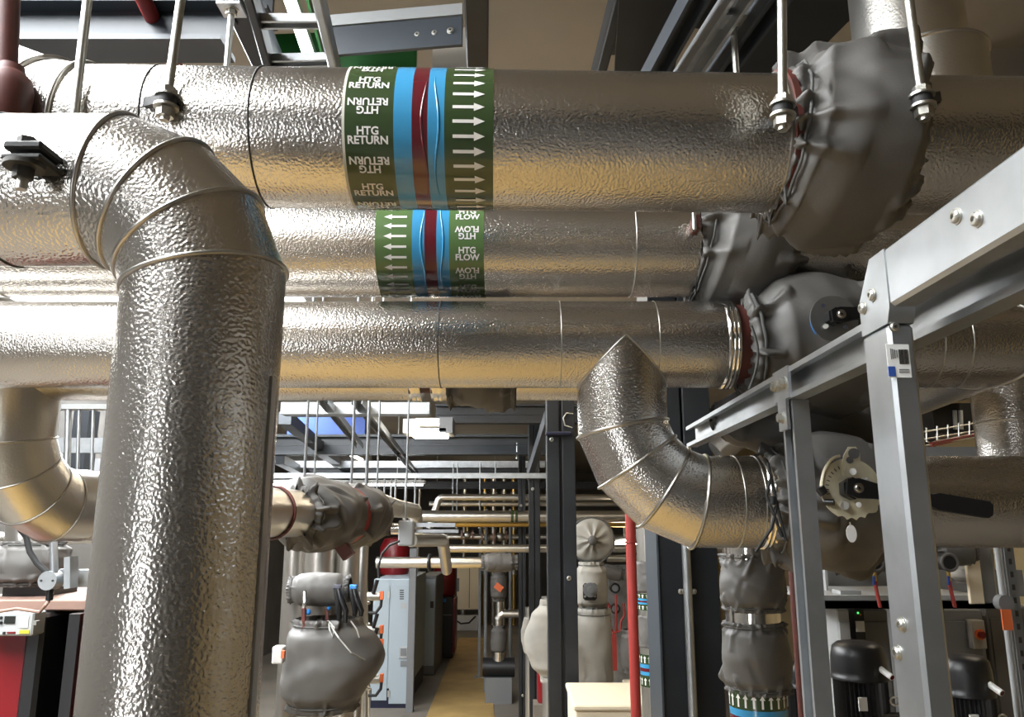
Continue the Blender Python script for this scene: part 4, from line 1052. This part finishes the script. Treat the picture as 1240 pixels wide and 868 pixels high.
MB().bar(PY(396, 737, YM), PY(396, 752, YM), .012, .01, V((0, -1, 0))).build('grip', 'red_oxide', T)
MB().sphere(PY(398, 736, YM - .01), .009, 12, 8).build('cap', 'cyan_blue', T)
for k, (x, lab) in enumerate(((409, 'pair of black curved valve grips on the puffy jacket'), (428, 'black curved valve grips with a blue collar beside the puffy jacket'))):
    T = thing('lever_valve', lab, 'handle', PY(x, 755, YM - .1))
    for s in (0, 8):
        MB().tube([PY(x - 2 + s * .3, 712, YM - .1), PY(x + s * .5, 725, YM - .12), PY(x + 2 + s, 740, YM - .12), PY(x + 1 + s, 754 - k * 8, YM - .12)], [.012, .013, .011, .008], 10).build('grip', 'black', T)
    MB().cyl(PY(x - 4, 712, YM - .1), PY(x + 4, 712, YM - .1), .014, 14).build('collar', 'navy' if k == 0 else 'cyan_blue', T)
J = vjacket('large grey jacket pulled to a point, tied with pale string', 391, 748, 860, YM - .02, 92, 91, rp=.78, folds=9, fold=.12, lump=.14, bul=[(R_(90), 3, .62, .30, .62), (R_(90), 2, .30, .25, .12), (R_(-90), 3, .3, .3, .08)])
MB().tube([PY(397, 752, YM - .1), PY(410, 772, YM - .19), PY(425, 790, YM - .19), PY(444, 800, YM - .12)], .003, 6).build('string', 'cord_pale', J)
MB().tube([PY(398, 752, YM - .12), PY(405, 760, YM - .15), PY(403, 771, YM - .16), PY(399, 762, YM - .15), PY(398, 752, YM - .12)], .003, 6).build('string_bow', 'cord_pale', J)
MB().tube([PY(425, 752, YM - .10), PY(432, 762, YM - .12), PY(435, 772, YM - .12)], .003, 6).build('string', 'cord_pale', J)
T = thing('switch_box', 'small white switch box with orange button by the drop pipe', 'switch', PY(336, 804, YM - .2))
rect(329, 783, 342, 804, YM - .2, .05, bev=.004).build('case', 'white', T); rect(340, 788, 344, 797, YM - .22, .02).build('button', 'orange', T)
# hose manifold
for k, (y, lab) in enumerate(((722, 'top'), (763, 'second'), (780, 'third'), (822, 'lowest'))):
    T = thing('hose_valve', '%s black hose valve with orange tag on the manifold beside the cabinet' % lab, 'valve', PY(456, y + 10, 4.3))
    MB().cyl(PY(444, y, 4.3), PY(460, y, 4.3), .022, 14).build('body', 'zinc', T)
    rect(460, y - 6, 464, y + 4, 4.25, .02).build('orange_tag', 'orange', T)
    MB().tube([PY(462, y + 3, 4.28), PY(461, y + 12, 4.28), PY(455, y + 20, 4.28), (PY(446, y + 20, 4.28))], .008, 8).build('hose', 'black_rubber', T)
    MB().cyl(PY(452, y - 3, 4.28), PY(457, y - 20, 4.28), .010, 10).build('lever', 'black', T)
MT = bpipe('manifold_pipe', 'upright silver manifold pipe carrying the hose valves', [(446, 1120, 4.35), (441, 694, 4.35)], 9)[0]
for k in range(5): MB().torus(PY(441.5, 730 + k * 26, 4.35), (0, 0, 1), .026, .006, 20, 6).build('union_nut', 'zinc', MT)
# cabinets
YC = 11.2
T = thing('control_cabinet', 'blue grey steel control cabinet with vents and handle beside the walkway', 'cabinet', PY(480, 857, YC))
xa, xb_ = PY(450, 780, YC).x, PY(495, 780, YC).x; zt_ = PY(480, 701, YC).z
MB().box(((xa + xb_) / 2, YC + 1.0, zt_ / 2 + .12), (xb_ - xa, 2.0, zt_ - .24), bev=.01).build('body', 'cabinet_grey', T)
MB().box(((xa + xb_) / 2, YC + 1.0, .11), (xb_ - xa - .02, 1.98, .22)).build('plinth', 'navy', T)
dr = rect(452, 708, 470, 848, YC - .012, .012, bev=.002).build('door', 'cabinet_grey', T)
for y in (720, 840): rect(469, y - 4, 472, y + 4, YC - .025, .02).build('hinge', 'zinc', dr)
dr = rect(472.5, 708, 494, 852, YC - .012, .012, bev=.002).build('door', 'cabinet_grey', T)
for k in range(5): rect(484, 714 + k * 2.6, 489, 715.2 + k * 2.6, YC - .016, .006).build('vent_slot', 'joint_dark', dr)
rect(485, 730, 493, 737, YC - .018, .008).build('name_plate', 'pale_grey', dr)
rect(483, 783, 495, 797, YC - .03, .02, bev=.004).build('handle_plate', 'pale_grey', dr); rect(485, 785, 492, 794, YC - .036, .01).build('filter_grille', 'panel_grey', dr)
rect(485, 800, 493, 807, YC - .02, .01).build('socket', 'panel_grey', dr)
q = PY(498.5, 760, YC - .2)
mb = MB(); strut(mb, V((q.x, q.y, 0)), V((q.x, q.y, PY(498, 664, YC - .2).z)), .11, .09, V((1, 0, 0)), t=.008, lip=.02)
mb.solo('strut_post', 'panel_grey', 'grey strut post standing at the corner of the control cabinet', 'post')
T = thing('control_cabinet', 'dark grey cabinet further along the walkway', 'cabinet', PY(520, 818, 13.6))
xa, xb_ = PY(508, 780, 13.6).x, PY(527, 780, 13.6).x; zt_ = PY(520, 697, 13.6).z
MB().box(((xa + xb_) / 2, 13.6 + .7, zt_ / 2), (xb_ - xa, 1.4, zt_), bev=.01).build('body', 'panel_grey', T)
rect(509, 701, 526, 806, 13.59, .012, bev=.002).build('door', 'cabinet_grey', T)
rect(521, 728, 525, 736, 13.57, .02).build('handle', 'black', T); rect(521, 757, 524, 768, 13.57, .02).build('label_plate', 'pale_grey', T)
T = thing('black_boiler', 'black boiler casing with blue lit display at the walkway end', 'boiler', PY(539, 797, 15.3))
rect(529, 722, 548, 797, 15.3, .7, bev=.01).build('casing', 'black', T); rect(530, 744, 547, 745, 15.29, .01).build('joint', 'panel_grey', T)
rect(533, 725, 540, 729, 15.28, .02).build('display', 'cyan_blue', T); rect(547, 725, 551, 790, 15.32, .6).build('side_panel', 'boiler_red', T)
q = PY(538, 722, 15.6); q.z = PY(538, 722, 15.3).z + .001
MB().lathe(q, (0, 0, 1), [(0, 0), (.2, 0), (.21, .03), (.21, .45), (.18, .54), (.08, .58), (0, .58)], 28).solo('expansion_tank', 'boiler_red', 'red tank standing on the black boiler', 'tank')
q = PY(477, 702, 12.4); q.z = PY(480, 701, YC).z + .001
MB().lathe(q, (0, 0, 1), [(0, 0), (.2, 0), (.22, .05), (.22, .4), (.16, .52), (0, .55)], 28).solo('expansion_tank', 'boiler_red', 'red tank showing above the blue grey control cabinet', 'tank')
T = thing('wall_panel', 'cream control panel on the end wall above the walkway', 'panel', PY(566, 738, 19))
rect(553, 684, 580, 738, 19, .15, bev=.01).build('case', 'cream', T); rect(568, 686, 568.8, 736, 18.985, .02).build('door_gap', 'panel_grey', T)
rect(553, 700, 556, 716, 18.98, .03).build('switch', 'panel_grey', T)
rect(552, 745, 579, 772, 19.4, .1, bev=.01).solo('wall_panel', 'white', 'white box on the end wall below the cream panel', 'panel')
bsolo('cable', 'black_rubber', 'black cable sagging below the cream panel', 'cable', [(551, 750, 18.6), (558, 755, 18.6), (568, 754, 18.6), (576, 746, 18.6)], 2.0)
q = PY(580.5, 760, 13.4)
T = thing('strut_post', 'thin dark post on a foot plate beside the yellow walkway', 'post', (q.x, q.y, 0))
MB().box((q.x, q.y, 1.2), (.04, .04, 2.4)).build('post', 'panel_grey', T); MB().box((q.x, q.y, .01), (.16, .16, .02)).build('foot_plate', 'panel_grey', T)
# far pump set with orange tag
vjacket('grey jacket with orange diamond tag on the far pump', 604, 692, 728, 11.6, 21, 101, folds=8)
q = PY(604, 711, 11.468)
MB().box(q, (.115, .01, .085), (V((.8, 0, -.6)), V((0, 1, 0)), V((.6, 0, .8)))).solo('warning_tag', 'orange', 'orange diamond tag hanging on the far pump jacket', 'tag')
bpipe('far_pipe', 'silver pipe elbow entering the far pump', [(640, 743, 11.6), (603, 743, 11.6), (603, 768, 11.6)], 10)
vjacket('small grey jacket under the silver elbow of the far pump', 604, 757, 793, 11.6, 20, 103, folds=8)
T = thing('pump', 'small black pump with silver neck on the floor by the walkway', 'pump', PY(604, 832, 11.6))
q = PY(604, 800, 11.6)
MB().cyl(q + V((0, 0, -.1)), q + V((0, 0, .12)), .10, 20).build('neck', 'bright_metal', T)
MB().cyl(V((q.x - .22, q.y, q.z - .08)), V((q.x + .22, q.y, q.z - .08)), .13, 20).build('casing', 'black', T)
MB().box((q.x, q.y, (q.z - .2) / 2), (.36, .3, q.z - .2)).build('plinth', 'panel_grey', T)
for (x, lab) in ((588, 'dark upright pipe left of the far pump'), (618, 'dark upright pipe right of the far pump')):
    a = PY(x, 760, 12.2); MB().cyl((a.x, a.y, 0), (a.x, a.y, 2.6), .025, 10).solo('upright_pipe', 'panel_grey', lab, 'pipe')

# ================================================================== MIDDLE: PALE JACKETS BETWEEN THE COLUMNS
YJ = 5.9
T = thing('valve_jacket', 'round pale cover with gathered centre on the pipe end', 'jacket', PY(716, 682, YJ))
q = PY(716, 654, YJ); R = 27 * mpp(q)
n = 40; vs, fs = [], []
prof = [(.16, -.10), (.22, -.085), (.5, -.07), (.8, -.06), (.96, -.045), (1.0, -.02), (1.0, .08), (.96, .1), (.5, .1)]
for (r_, h) in prof:
    for k in range(n):
        t = 2 * math.pi * k / n
        w = 1 + (.05 * abs(math.sin(7 * t)) if r_ < .3 else .01 * math.sin(13 * t))
        vs.append(q + V((R * r_ * w * math.cos(t), h + (.012 * math.sin(9 * t) if r_ < .6 else 0), R * r_ * w * math.sin(t))))
for i in range(len(prof) - 1): fs += [(i * n + k, i * n + (k + 1) % n, (i + 1) * n + (k + 1) % n, (i + 1) * n + k) for k in range(n)]
MB().add(vs, fs).build('cover', 'jacket_pale', T, 60)
MB().torus(q + V((0, -.04, 0)), (0, 1, 0), R * .985, .008, 40, 6).build('hem', 'cord', T)
MB().sphere(q + V((0, -.11, 0)), .035, 12, 8, (1, .6, 1)).build('gathered_knot', 'jacket', T)
for (x, Y, y0, lab) in ((718, YJ, 660, 'upright pipe inside the tall pale jacket'), (665, 5.75, 722, 'upright pipe inside the pale pointed jacket by the twin section column'), (642, 8.2, 735, 'upright pipe inside the pale pointed jacket between slim columns'), (604, 11.6, 690, 'upright pipe inside the orange tagged jacket')):
    a = PY(x, 780, Y); z_ = PY(x, y0, Y).z
    T = thing('upright_pipe', lab, 'pipe', (a.x, Y, 0)); pipe(T, [V((a.x, Y, 0)), V((a.x, Y, z_))], .05, mt='stucco_far', bead=0, N=20)
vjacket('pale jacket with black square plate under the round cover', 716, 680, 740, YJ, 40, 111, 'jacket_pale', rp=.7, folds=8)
T = thing('valve_plate', 'black square valve plate with grey hub on the pale jacket', 'valve', PY(715, 727, YJ - .16))
rect(706, 706, 723, 727, YJ - .14, .03, bev=.015).build('plate', 'black', T)
q = PY(715, 714, YJ - .142); MB().lathe(q, (0, -1, 0), [(.05, 0), (.05, .012), (.022, .014), (.022, .03), (0, .03)], 20).build('hub', 'panel_grey', T)
for (x, y) in ((708.5, 722), (720.5, 722), (708.5, 709), (720.5, 709)): MB().cyl(PY(x, y, YJ - .146), PY(x, y, YJ - .14), .008, 10).build('bolt', 'zinc', T)
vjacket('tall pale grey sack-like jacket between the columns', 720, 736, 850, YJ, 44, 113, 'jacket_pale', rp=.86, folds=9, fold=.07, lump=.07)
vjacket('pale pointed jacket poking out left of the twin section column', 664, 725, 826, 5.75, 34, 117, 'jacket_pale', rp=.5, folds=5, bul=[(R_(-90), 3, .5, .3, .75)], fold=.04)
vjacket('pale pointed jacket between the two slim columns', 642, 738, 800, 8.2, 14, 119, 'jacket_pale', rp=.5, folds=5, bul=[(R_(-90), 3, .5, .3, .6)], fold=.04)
T = thing('fire_extinguisher', 'red fire extinguisher half hidden by the twin section column', 'extinguisher', PY(662, 850, 7.0))
q = PY(662, 850, 7.0)
MB().lathe(q, (0, 0, 1), [(0, 0), (.075, 0), (.08, .02), (.08, .27), (.05, .33), (.025, .35), (.025, .38), (0, .38)], 24).build('cylinder', 'boiler_red', T)
MB().box(q + V((0, -.082, .14)), (.06, .006, .05)).build('label_panel', 'white', T); MB().cyl(q + V((0, 0, .38)), q + V((0, 0, .44)), .03, 14).build('valve_head', 'black', T)
MB().box((q.x, q.y, q.z / 2), (.22, .22, q.z)).solo('equipment_plinth', 'concrete', 'grey plinth under the red fire extinguisher', 'plinth')
T = thing('red_pipe', 'slim red pipe standing in front of the broad dark column', 'pipe', PY(770, 900, 3.2))
a = PY(767, 760, 3.2); MB().cyl((a.x, a.y, 0), (a.x, a.y, 3.0), .0195, 18).build('tube', 'red_paint', T)
MB().torus((a.x, a.y, 2.25), (0, 0, 1), .021, .004, 18, 6).build('coupling', 'red_paint', T)
vjacket('dark grey jacket above a green banded pipe beside the broad column', 786, 672, 724, 3.9, 36, 121, rp=.6, folds=9)
vjacket('grey jacket just over the small green arrow band', 788, 736, 792, 3.9, 32, 123, rp=.6, folds=9)
def vtape(T, c, R, z0, z1, n, pale=False):
    h = z1 - z0
    base = MB().cyl((c.x, c.y, z0), (c.x, c.y, z1), R + .0006, 48, caps=False).build('label_tape', 'tape_green', T, 80)
    for s0, s1, m in ((.36, .47, 'tape_blue'), (.47, .58, 'tape_crimson'), (.58, .70, 'tape_blue')):
        MB().cyl((c.x, c.y, z0 + h * s0), (c.x, c.y, z0 + h * s1), R + .0012, 48, caps=False).build('tape_stripe', m, base, 80)
    for s in (.17, .85):
        for k in range(n):
            t = 2 * math.pi * k / n
            if math.sin(t) > .3: continue
            e = V((math.cos(t), math.sin(t), 0)); g = V((-math.sin(t), math.cos(t), 0)); o = V((c.x, c.y, z0 + h * s)) + e * (R + .002)
            L_, w_ = h * .22, 2 * math.pi * R / n * .8
            MB().add([o + g * (b_ * w_) + V((0, 0, a_ * L_)) for a_, b_ in ARV], [(0, 1, 5, 6), (2, 3, 4)]).build('arrow', 'ink_white', base)
c = PY(790, 810, 3.9); R = .055
T = thing('upright_pipe', 'upright pipe with small green arrow band beside the broad column', 'pipe', (c.x, c.y, 0))
pipe(T, [V((c.x, c.y, 0)), V((c.x, c.y, PY(790, 640, 3.9).z))], R, mt='stucco_far', bead=0, N=32)
vtape(T, c, R, PY(790, 830, 3.9).z, PY(790, 791, 3.9).z, 16)
vtape(T, c, R + .001, PY(790, 738, 3.9).z, PY(790, 718, 3.9).z, 16)
# back manifold with gauges
T = thing('manifold_board', 'galvanised slotted board with gauges and thin red pipes behind the red pipe', 'board', PY(748, 800, 8.2))
rect(738, 684, 762, 905, 8.3, .05).build('board', 'galvanised', T)
for (x, y) in ((745, 712), (745, 737)):
    q = PY(x, y, 8.1); g = MB().cyl(q, q + V((0, .1, 0)), .05, 20).build('gauge', 'black', T); MB().cyl(q - V((0, .002, 0)), q, .032, 20).build('dial', 'panel_grey', g)
for pts in ([(735, 728, 8.1), (738, 734, 8.1), (739, 760, 8.1), (743, 766, 8.1), (750, 764, 8.1)], [(755, 730, 8.1), (756, 745, 8.1), (752, 752, 8.1), (751, 764, 8.1)], [(746, 720, 8.1), (746, 764, 8.1)]):
    MB().tube([PY(*p) for p in pts], .012, 8).build('red_tube', 'red_paint', T)
hjacket('grey jacket over the far gauges', (728, 690, 8.0), (756, 696, 8.0), 18, 131, folds=7)
vjacket('grey drum jacket low behind the red pipe', 768, 762, 815, 7.4, 34, 133, rp=.8, folds=7)
rect(742, 768, 747, 812, 8.0, .06).solo('red_pipe', 'red_paint', 'wide red riser low beside the tall pale jacket', 'pipe')
rect(735, 724, 760, 738, 9.2, .2).solo('wall_panel', 'boiler_red', 'red and cream panel behind the gauges', 'panel')
for (x0, y0, x1, y1, Y, lab) in ((694, 853, 800, 900, 4.4, 'cream box lid made to look sunlit in front of the broad column'), (742, 808, 772, 822, 8.6, 'cream box low behind the red pipe'), (765, 838, 800, 850, 7.4, 'small cream box beside the green arrow band pipe')):  # first lid: sunlight imitated by cream colour and the added batten
    a, b = PY(x0, y0, Y), PY(x1, y0, Y)
    T = thing('equipment_box', lab, 'box', ((a.x + b.x) / 2, Y + .3, 0))
    MB().box(((a.x + b.x) / 2, Y + .3, (a.z - .03) / 2), (b.x - a.x - .02, .58, a.z - .03), bev=.01).build('body', 'cream', T)
    MB().box(((a.x + b.x) / 2, Y + .3, a.z - .015), (b.x - a.x, .62, .03), bev=.008).build('lid', 'cream', T)

# ================================================================== RIGHT: JACKETED RISER, MOTORS, PANELS
YQ = 1.95
c = PY(912, 746, YQ); R = 32.5 * mpp(c)
T = thing('riser_pipe', 'upright silver pipe with two grey jackets and a green arrow band', 'pipe', (c.x, c.y, 0))
pipe(T, [V((c.x, c.y, 0)), V((c.x, c.y, H + .12))], R, mt='bright_metal', bead=0, N=48)
vtape(T, c, R + .001, PY(912, 905, YQ).z, PY(912, 833, YQ).z, 22)
vjacket('grey puffed jacket on the riser just below the gored elbow', 911, 670, 740, YQ, 78, 141, rp=.86, folds=18, fold=.09)
vjacket('grey puffed jacket on the riser just above its green arrow band', 916, 752, 838, YQ, 82, 143, rp=.84, folds=18, fold=.09)
a = PY(965, 760, 2.7)
MB().cyl((a.x, a.y, 0), (a.x, a.y, 2.7), .0145, 16).solo('red_pipe', 'red_oxide', 'thin dark red pipe behind the slim channel post', 'pipe')
def motor(label, px, ytop, Y, w):
    q = PY(px, ytop, Y); R = w / 2 * mpp(q)
    T = thing('pump_motor', label, 'motor', (q.x, q.y, 0))
    zt = q.z
    MB().lathe((q.x, q.y, zt), (0, 0, -1), [(0, 0), (R * .72, .004), (R * .9, .018), (R * .97, .05), (R, .10), (R, .115), (R * 1.03, .118), (R * 1.03, .13)], 40).build('fan_cover', 'black', T, 50)
    vs, fs = [], []; n = 72
    for z_ in (zt - .13, zt - .55):
        for k in range(n):
            t = 2 * math.pi * k / n; rr = R * (.96 if k % 2 else .86); vs.append(V((q.x + rr * math.cos(t), q.y + rr * math.sin(t), z_)))
    fs = [(k, (k + 1) % n, n + (k + 1) % n, n + k) for k in range(n)]
    MB().add(vs, fs).build('finned_body', 'black', T, 10)
    MB().cyl((q.x, q.y, 0), (q.x, q.y, zt - .55), R * .6, 24).build('pump_casing', 'black', T)
    bx_ = MB().box((q.x + R * .75, q.y - R * .7, zt - .30), (R * 1.1, R * .5, .13), bev=.008).build('terminal_box', 'black', T)
    MB().cyl((q.x + R * .5, q.y - R * .97, zt - .29), (q.x + R * .5, q.y - R * .945, zt - .29), .014, 18).build('badge', 'cyan_blue', bx_)
    MB().box((q.x - R * .35, q.y - R * .95, zt - .20), (.03, .006, .045)).build('rating_plate', 'white', T)
    a_, b_ = V((q.x + R * .45, q.y - R * .85, zt - .085)), V((q.x + R * .62, q.y - R * 1.35, zt - .105))
    h_ = MB().cyl(a_, b_, .011, 16).build('grease_cap', 'white', T); d_ = (b_ - a_).normalized()
    MB().cyl(b_ - d_ * .002, b_ + d_ * .001, .0085, 16).build('red_end', 'tape_crimson', h_)
    MB().torus((q.x + R * 1.0, q.y - R * .5, zt - .20), (.3, 1, 0), .014, .004, 16, 6).build('lifting_eye', 'zinc', T)
    return T
motor('black finned pump motor standing left of the bright frame post', 1037, 776, 3.1, 64)
motor('black finned pump motor standing right of the bright frame post', 1166, 792, 2.9, 60)
motor('black finned pump motor behind the slim channel post', 968, 800, 4.6, 40)
T = thing('cable_shelf', 'grey steel tray shelf running behind the frame above the motors', 'shelf', PY(1090, 735, 3.7))
rect(985, 721, 1200, 727, 3.7, .6).build('tray', 'pale_grey', T)
for x in (1060, 1160):
    q = PY(x, 727, 3.7); MB().box((q.x * 1.1, 4.28, q.z - .05), (.05, .04, .14)).build('leg', 'panel_grey', T); rect(985, 733, 1205, 737, 3.66, .03).build('lip', 'panel_grey', T); rect(985, 727, 1203, 733, 3.72, .02).build('front', 'panel_grey', T)
rect(1018, 715, 1043, 721, 3.75, .1).build('cable_lid', 'pale_grey', T)
for (x, y, lab) in ((1060, 681, 'left of the bright frame post'), (1150, 681, 'right of the bright frame post')):
    q = PY(x, y, 3.4)
    T = thing('drain_valve', 'dark round pipe end with brass drain cock %s' % lab, 'valve', q - V((0, 0, .12)))
    MB().cyl(q, q + V((0, 1.56, 0)), .034, 24).build('pipe_end', 'black', T); MB().torus(q, (0, 1, 0), .033, .006, 24, 8).build('rim', 'jacket', T)
    MB().cyl(q + V((0, .02, -.03)), q + V((0, .02, -.075)), .008, 12).build('brass_cock', 'brass', T); MB().bar(q + V((-.012, .0, -.055)), q + V((-.014, 0, -.09)), .008, .006).build('blue_handle', 'blue_paint', T)
    MB().tube([q + V((0, .02, -.075)), q + V((.004, .02, -.12)), q + V((.012, .02, -.18))], .008, 8).build('red_hose', 'red_paint', T)
hjacket('dark sagging jacket behind the round jacket with lacing', (1010, 680, 3.5), (1070, 676, 3.5), 40, 151, folds=8)
hjacket('dark jacket below the silver pipe at the right', (1130, 668, 3.6), (1180, 668, 3.6), 34, 153, folds=8)
vjacket('cream coloured jacket end behind the slotted strut', 1165, 664, 706, 3.9, 30, 157, 'jacket_pale', folds=6)
rect(1172, 655, 1188, 731, 3.62, .02).solo('panel_edge', 'cream', 'cream upright panel edge above the tray shelf', 'panel')
rect(1188, 655, 1203, 730, 3.66, .04).solo('panel', 'panel_grey', 'dark brown grey upright next to the cream panel edge', 'panel')
def slotted(label, x0, x1, y0, y1, Y, m='galvanised', z_to_floor=True):
    xa, xb_ = PY(x0, 740, Y).x, PY(x1, 740, Y).x; zt, zb = PY(x0, y0, Y).z, (0 if z_to_floor else PY(x0, y1, Y).z)
    T = thing('slotted_strut', label, 'strut', ((xa + xb_) / 2, Y, zb))
    mb = MB(); strut(mb, V(((xa + xb_) / 2, Y + .015, zb)), V(((xa + xb_) / 2, Y + .015, zt)), xb_ - xa, .03, V((0, 1, 0))); mb.build('channel', m, T)
    z_ = zt - .03
    while z_ > max(zb, zt - 1.0):
        MB().box(((xa + xb_) / 2, Y - .0005, z_), ((xb_ - xa) * .3, .002, .022)).build('slot', 'joint_dark', T); z_ -= .05
    return T
slotted('slotted strut upright between panel edge and conduit', 1201, 1211, 655, 722, 3.75, 'galvanised', False)
slotted('slotted strut upright right of the conduit with orange tag', 1225, 1237, 655, 868, 3.3, 'panel_grey')
a = PY(1219, 760, 3.2)
T = thing('conduit', 'grey conduit with round box and orange tag at the right', 'conduit', (a.x, a.y, 0))
MB().cyl((a.x, a.y, 0), (a.x, a.y, H + .1), .011, 14).build('tube', 'pale_grey', T)
q = PY(1219, 730, 3.17); MB().cyl(q, q + V((0, .04, 0)), .03, 20).build('round_box', 'panel_grey', T)
rect(1214, 738, 1226, 763, 3.14, .006).build('orange_tag', 'orange', T)
MB().cyl((a.x + .03, a.y + .02, 0), (a.x + .03, a.y + .02, H + .1), .006, 10).build('cable', 'panel_grey', T)
T = thing('isolator_switch', 'grey isolator box with red rotary knob behind the motor', 'switch', PY(1186, 786, 4.24))
rect(1178, 751, 1194, 786, 4.24, .06, bev=.004).build('case', 'jacket_pale', T)
q = PY(1186, 768, 4.238); MB().cyl(q, q - V((0, .012, 0)), .026, 20).build('yellow_disc', 'orange', T); MB().cyl(q - V((0, .012, 0)), q - V((0, .03, 0)), .017, 20).build('knob', 'boiler_red', T)
for (x0, x1, y0, Y, m, lab) in ((1036, 1080, 738, 4.2, 'panel_grey', 'dark grey drive cabinet behind the bright frame post'), (1018, 1033, 738, 4.1, 'pale_grey', 'pale grey drive unit above the left motor'), (1140, 1196, 738, 4.3, 'panel_grey', 'dark grey drive cabinet behind the right motor'), (1200, 1260, 735, 4.4, 'wall_grey', 'brown grey cabinet side at the far right'), (1085, 1128, 738, 4.62, 'panel_grey', 'grey drive cabinet between the two motors')):
    T = thing('drive_cabinet', lab, 'cabinet', PY((x0 + x1) / 2, 868, Y))
    za = PY(x0, y0, Y).z; xa, xb_ = PY(x0, 800, Y).x, PY(x1, 800, Y).x
    MB().box(((xa + xb_) / 2, Y + .15, za / 2), (xb_ - xa, .3, za), bev=.006).build('case', m, T)
    MB().box(((xa + xb_) / 2, Y - .004, za / 2), ((xb_ - xa) * .86, .008, za * .94), bev=.002).build('door', m, T)
T = thing('contactor', 'black and white contactor with small lit lamps above the left motor', 'switch', PY(1041, 772, 4.12))
rect(1036, 738, 1047, 774, 4.12, .08).build('case', 'black', T); rect(1037, 752, 1047, 765, 4.112, .01).build('label_panel', 'white', T)
for x, y, m in ((1039, 742, 'led_green'), (1042, 744, 'orange')): MB().cyl(PY(x, y, 4.112), PY(x, y, 4.12), .005, 8).build('indicator_lamp', m, T)
rect(1000, 690, 1003, 720, 4.0, .03).solo('slotted_strut', 'pale_grey', 'pale slotted strip beside the slim channel post', 'strut')
rect(960, 690, 1240, 722, 4.95, .05).solo('wall_sheet', 'panel_grey', 'dim purple grey sheet behind the drain valves', 'panel')
# upper right dim corner: basket tray, shelf, dark gear
T = thing('wire_basket_tray', 'wire cable basket with a red cable behind the frame post', 'tray', PY(1150, 535, 3.0))
for y in (519, 528, 536): MB().tube([PY(1118, y + 4, 3.0), PY(1190, y - 8, 3.4)], .003, 6).build('long_wire', 'zinc', T)
for k in range(6):
    x = 1122 + k * 13; y = 524 - k * 2
    MB().tube([PY(x, y - 6, 3.0 + k * .06), PY(x, y + 10, 3.0 + k * .06), PY(x + 4, y + 12, 3.2 + k * .06)], .003, 6).build('cross_wire', 'zinc', T)
MB().tube([PY(1128, 538, 3.05), PY(1190, 525, 3.45)], .010, 8).build('red_cable', 'red_paint', T)
rect(1100, 541, 2395, 554, 2.6, .2).solo('shelf_edge', 'panel_grey', 'drab shelf edge just above the silver pipe at the right', 'shelf')
rect(1098, 470, 1130, 545, 4.0, .2).solo('steel_column', 'dark_steel', 'dark column behind the wire basket tray', 'column')
rect(1130, 488, 1180, 525, 4.2, .3).solo('gear_box', 'black', 'black gear housing above the wire basket tray', 'box')
for x, lab in ((1156, 'left'), (1163, 'right')):
    MB().cyl(PY(x, 497, 4.192), PY(x + 1, 520, 4.192), .011, 12).solo('white_tube', 'pale_grey', 'short %s white tube upright before the black gear housing' % lab, 'tube')
rect(1125, 474, 1175, 482, 4.1, .1).solo('trunking', 'galvanised', 'short galvanised trunking over the black gear housing', 'trunking')
bpipe('far_pipe', 'small silver pipe with gold sheen behind the channel rail', [(868, 548, 2.3), (905, 520, 2.3), (930, 520, 2.3)], 30)

# ================================================================== FAR END: PIPEWORK AGAINST THE END WALL
rd = random.Random(9)
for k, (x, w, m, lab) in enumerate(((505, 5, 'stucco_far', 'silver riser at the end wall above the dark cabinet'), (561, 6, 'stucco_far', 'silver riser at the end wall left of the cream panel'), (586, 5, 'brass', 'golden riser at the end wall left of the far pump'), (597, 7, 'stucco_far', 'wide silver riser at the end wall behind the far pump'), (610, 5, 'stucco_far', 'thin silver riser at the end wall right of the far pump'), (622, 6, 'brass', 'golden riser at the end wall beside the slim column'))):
    q = PY(x, 700, 20.5); R = w / 2 * mpp(q); T = thing('upright_pipe', lab, 'pipe', (q.x, q.y, 0))
    pipe(T, [V((q.x, q.y, 0)), V((q.x, q.y, 3.9))], R, mt=m, bead=0, N=16)
    for z_ in (1.2, 2.3, 3.1): MB().cyl((q.x, q.y, z_), (q.x, q.y, z_ + .12), R * 1.35, 16).build('clamp_band', 'zinc', T)
for (x, y, w, lab) in ((566, 648, 20, 'round valve body on the far pipes left of the cream panel'), (590, 651, 18, 'dusty valve body between the far pipes above the pump'), (606, 650, 22, 'widest valve body on the far pipes near the slim column')):
    q = PY(x, y, 12.6); R = w / 2 * mpp(q)
    T = thing('gate_valve', lab, 'valve', q - V((0, 0, R)))
    MB().sphere(q, R * .6, 16, 10, (1, .8, .8)).build('body', 'zinc', T)
    for s_ in (-1, 1): MB().cyl(q + V((s_ * R * .55, 0, 0)), q + V((s_ * R * .75, 0, 0)), R * .6, 16).build('flange', 'copper', T)
    MB().cyl(q, q + V((0, 0, R * 1.2)), R * .12, 8).build('stem', 'brass', T)
    MB().torus(q + V((0, 0, R * 1.2)), (0, 0, 1), R * .5, R * .08, 18, 6).build('handwheel', 'black', T)
bpipe('far_pipe', 'level silver pipe carrying the far gate valves', [(540, 650, 12.6), (1000, 650, 12.6)], 6)
batten('batten lamp lighting the end wall pipework', V((-.4, 18.8, 3.5)), 1.8, (1, 0, 0), 'lamp_tube')
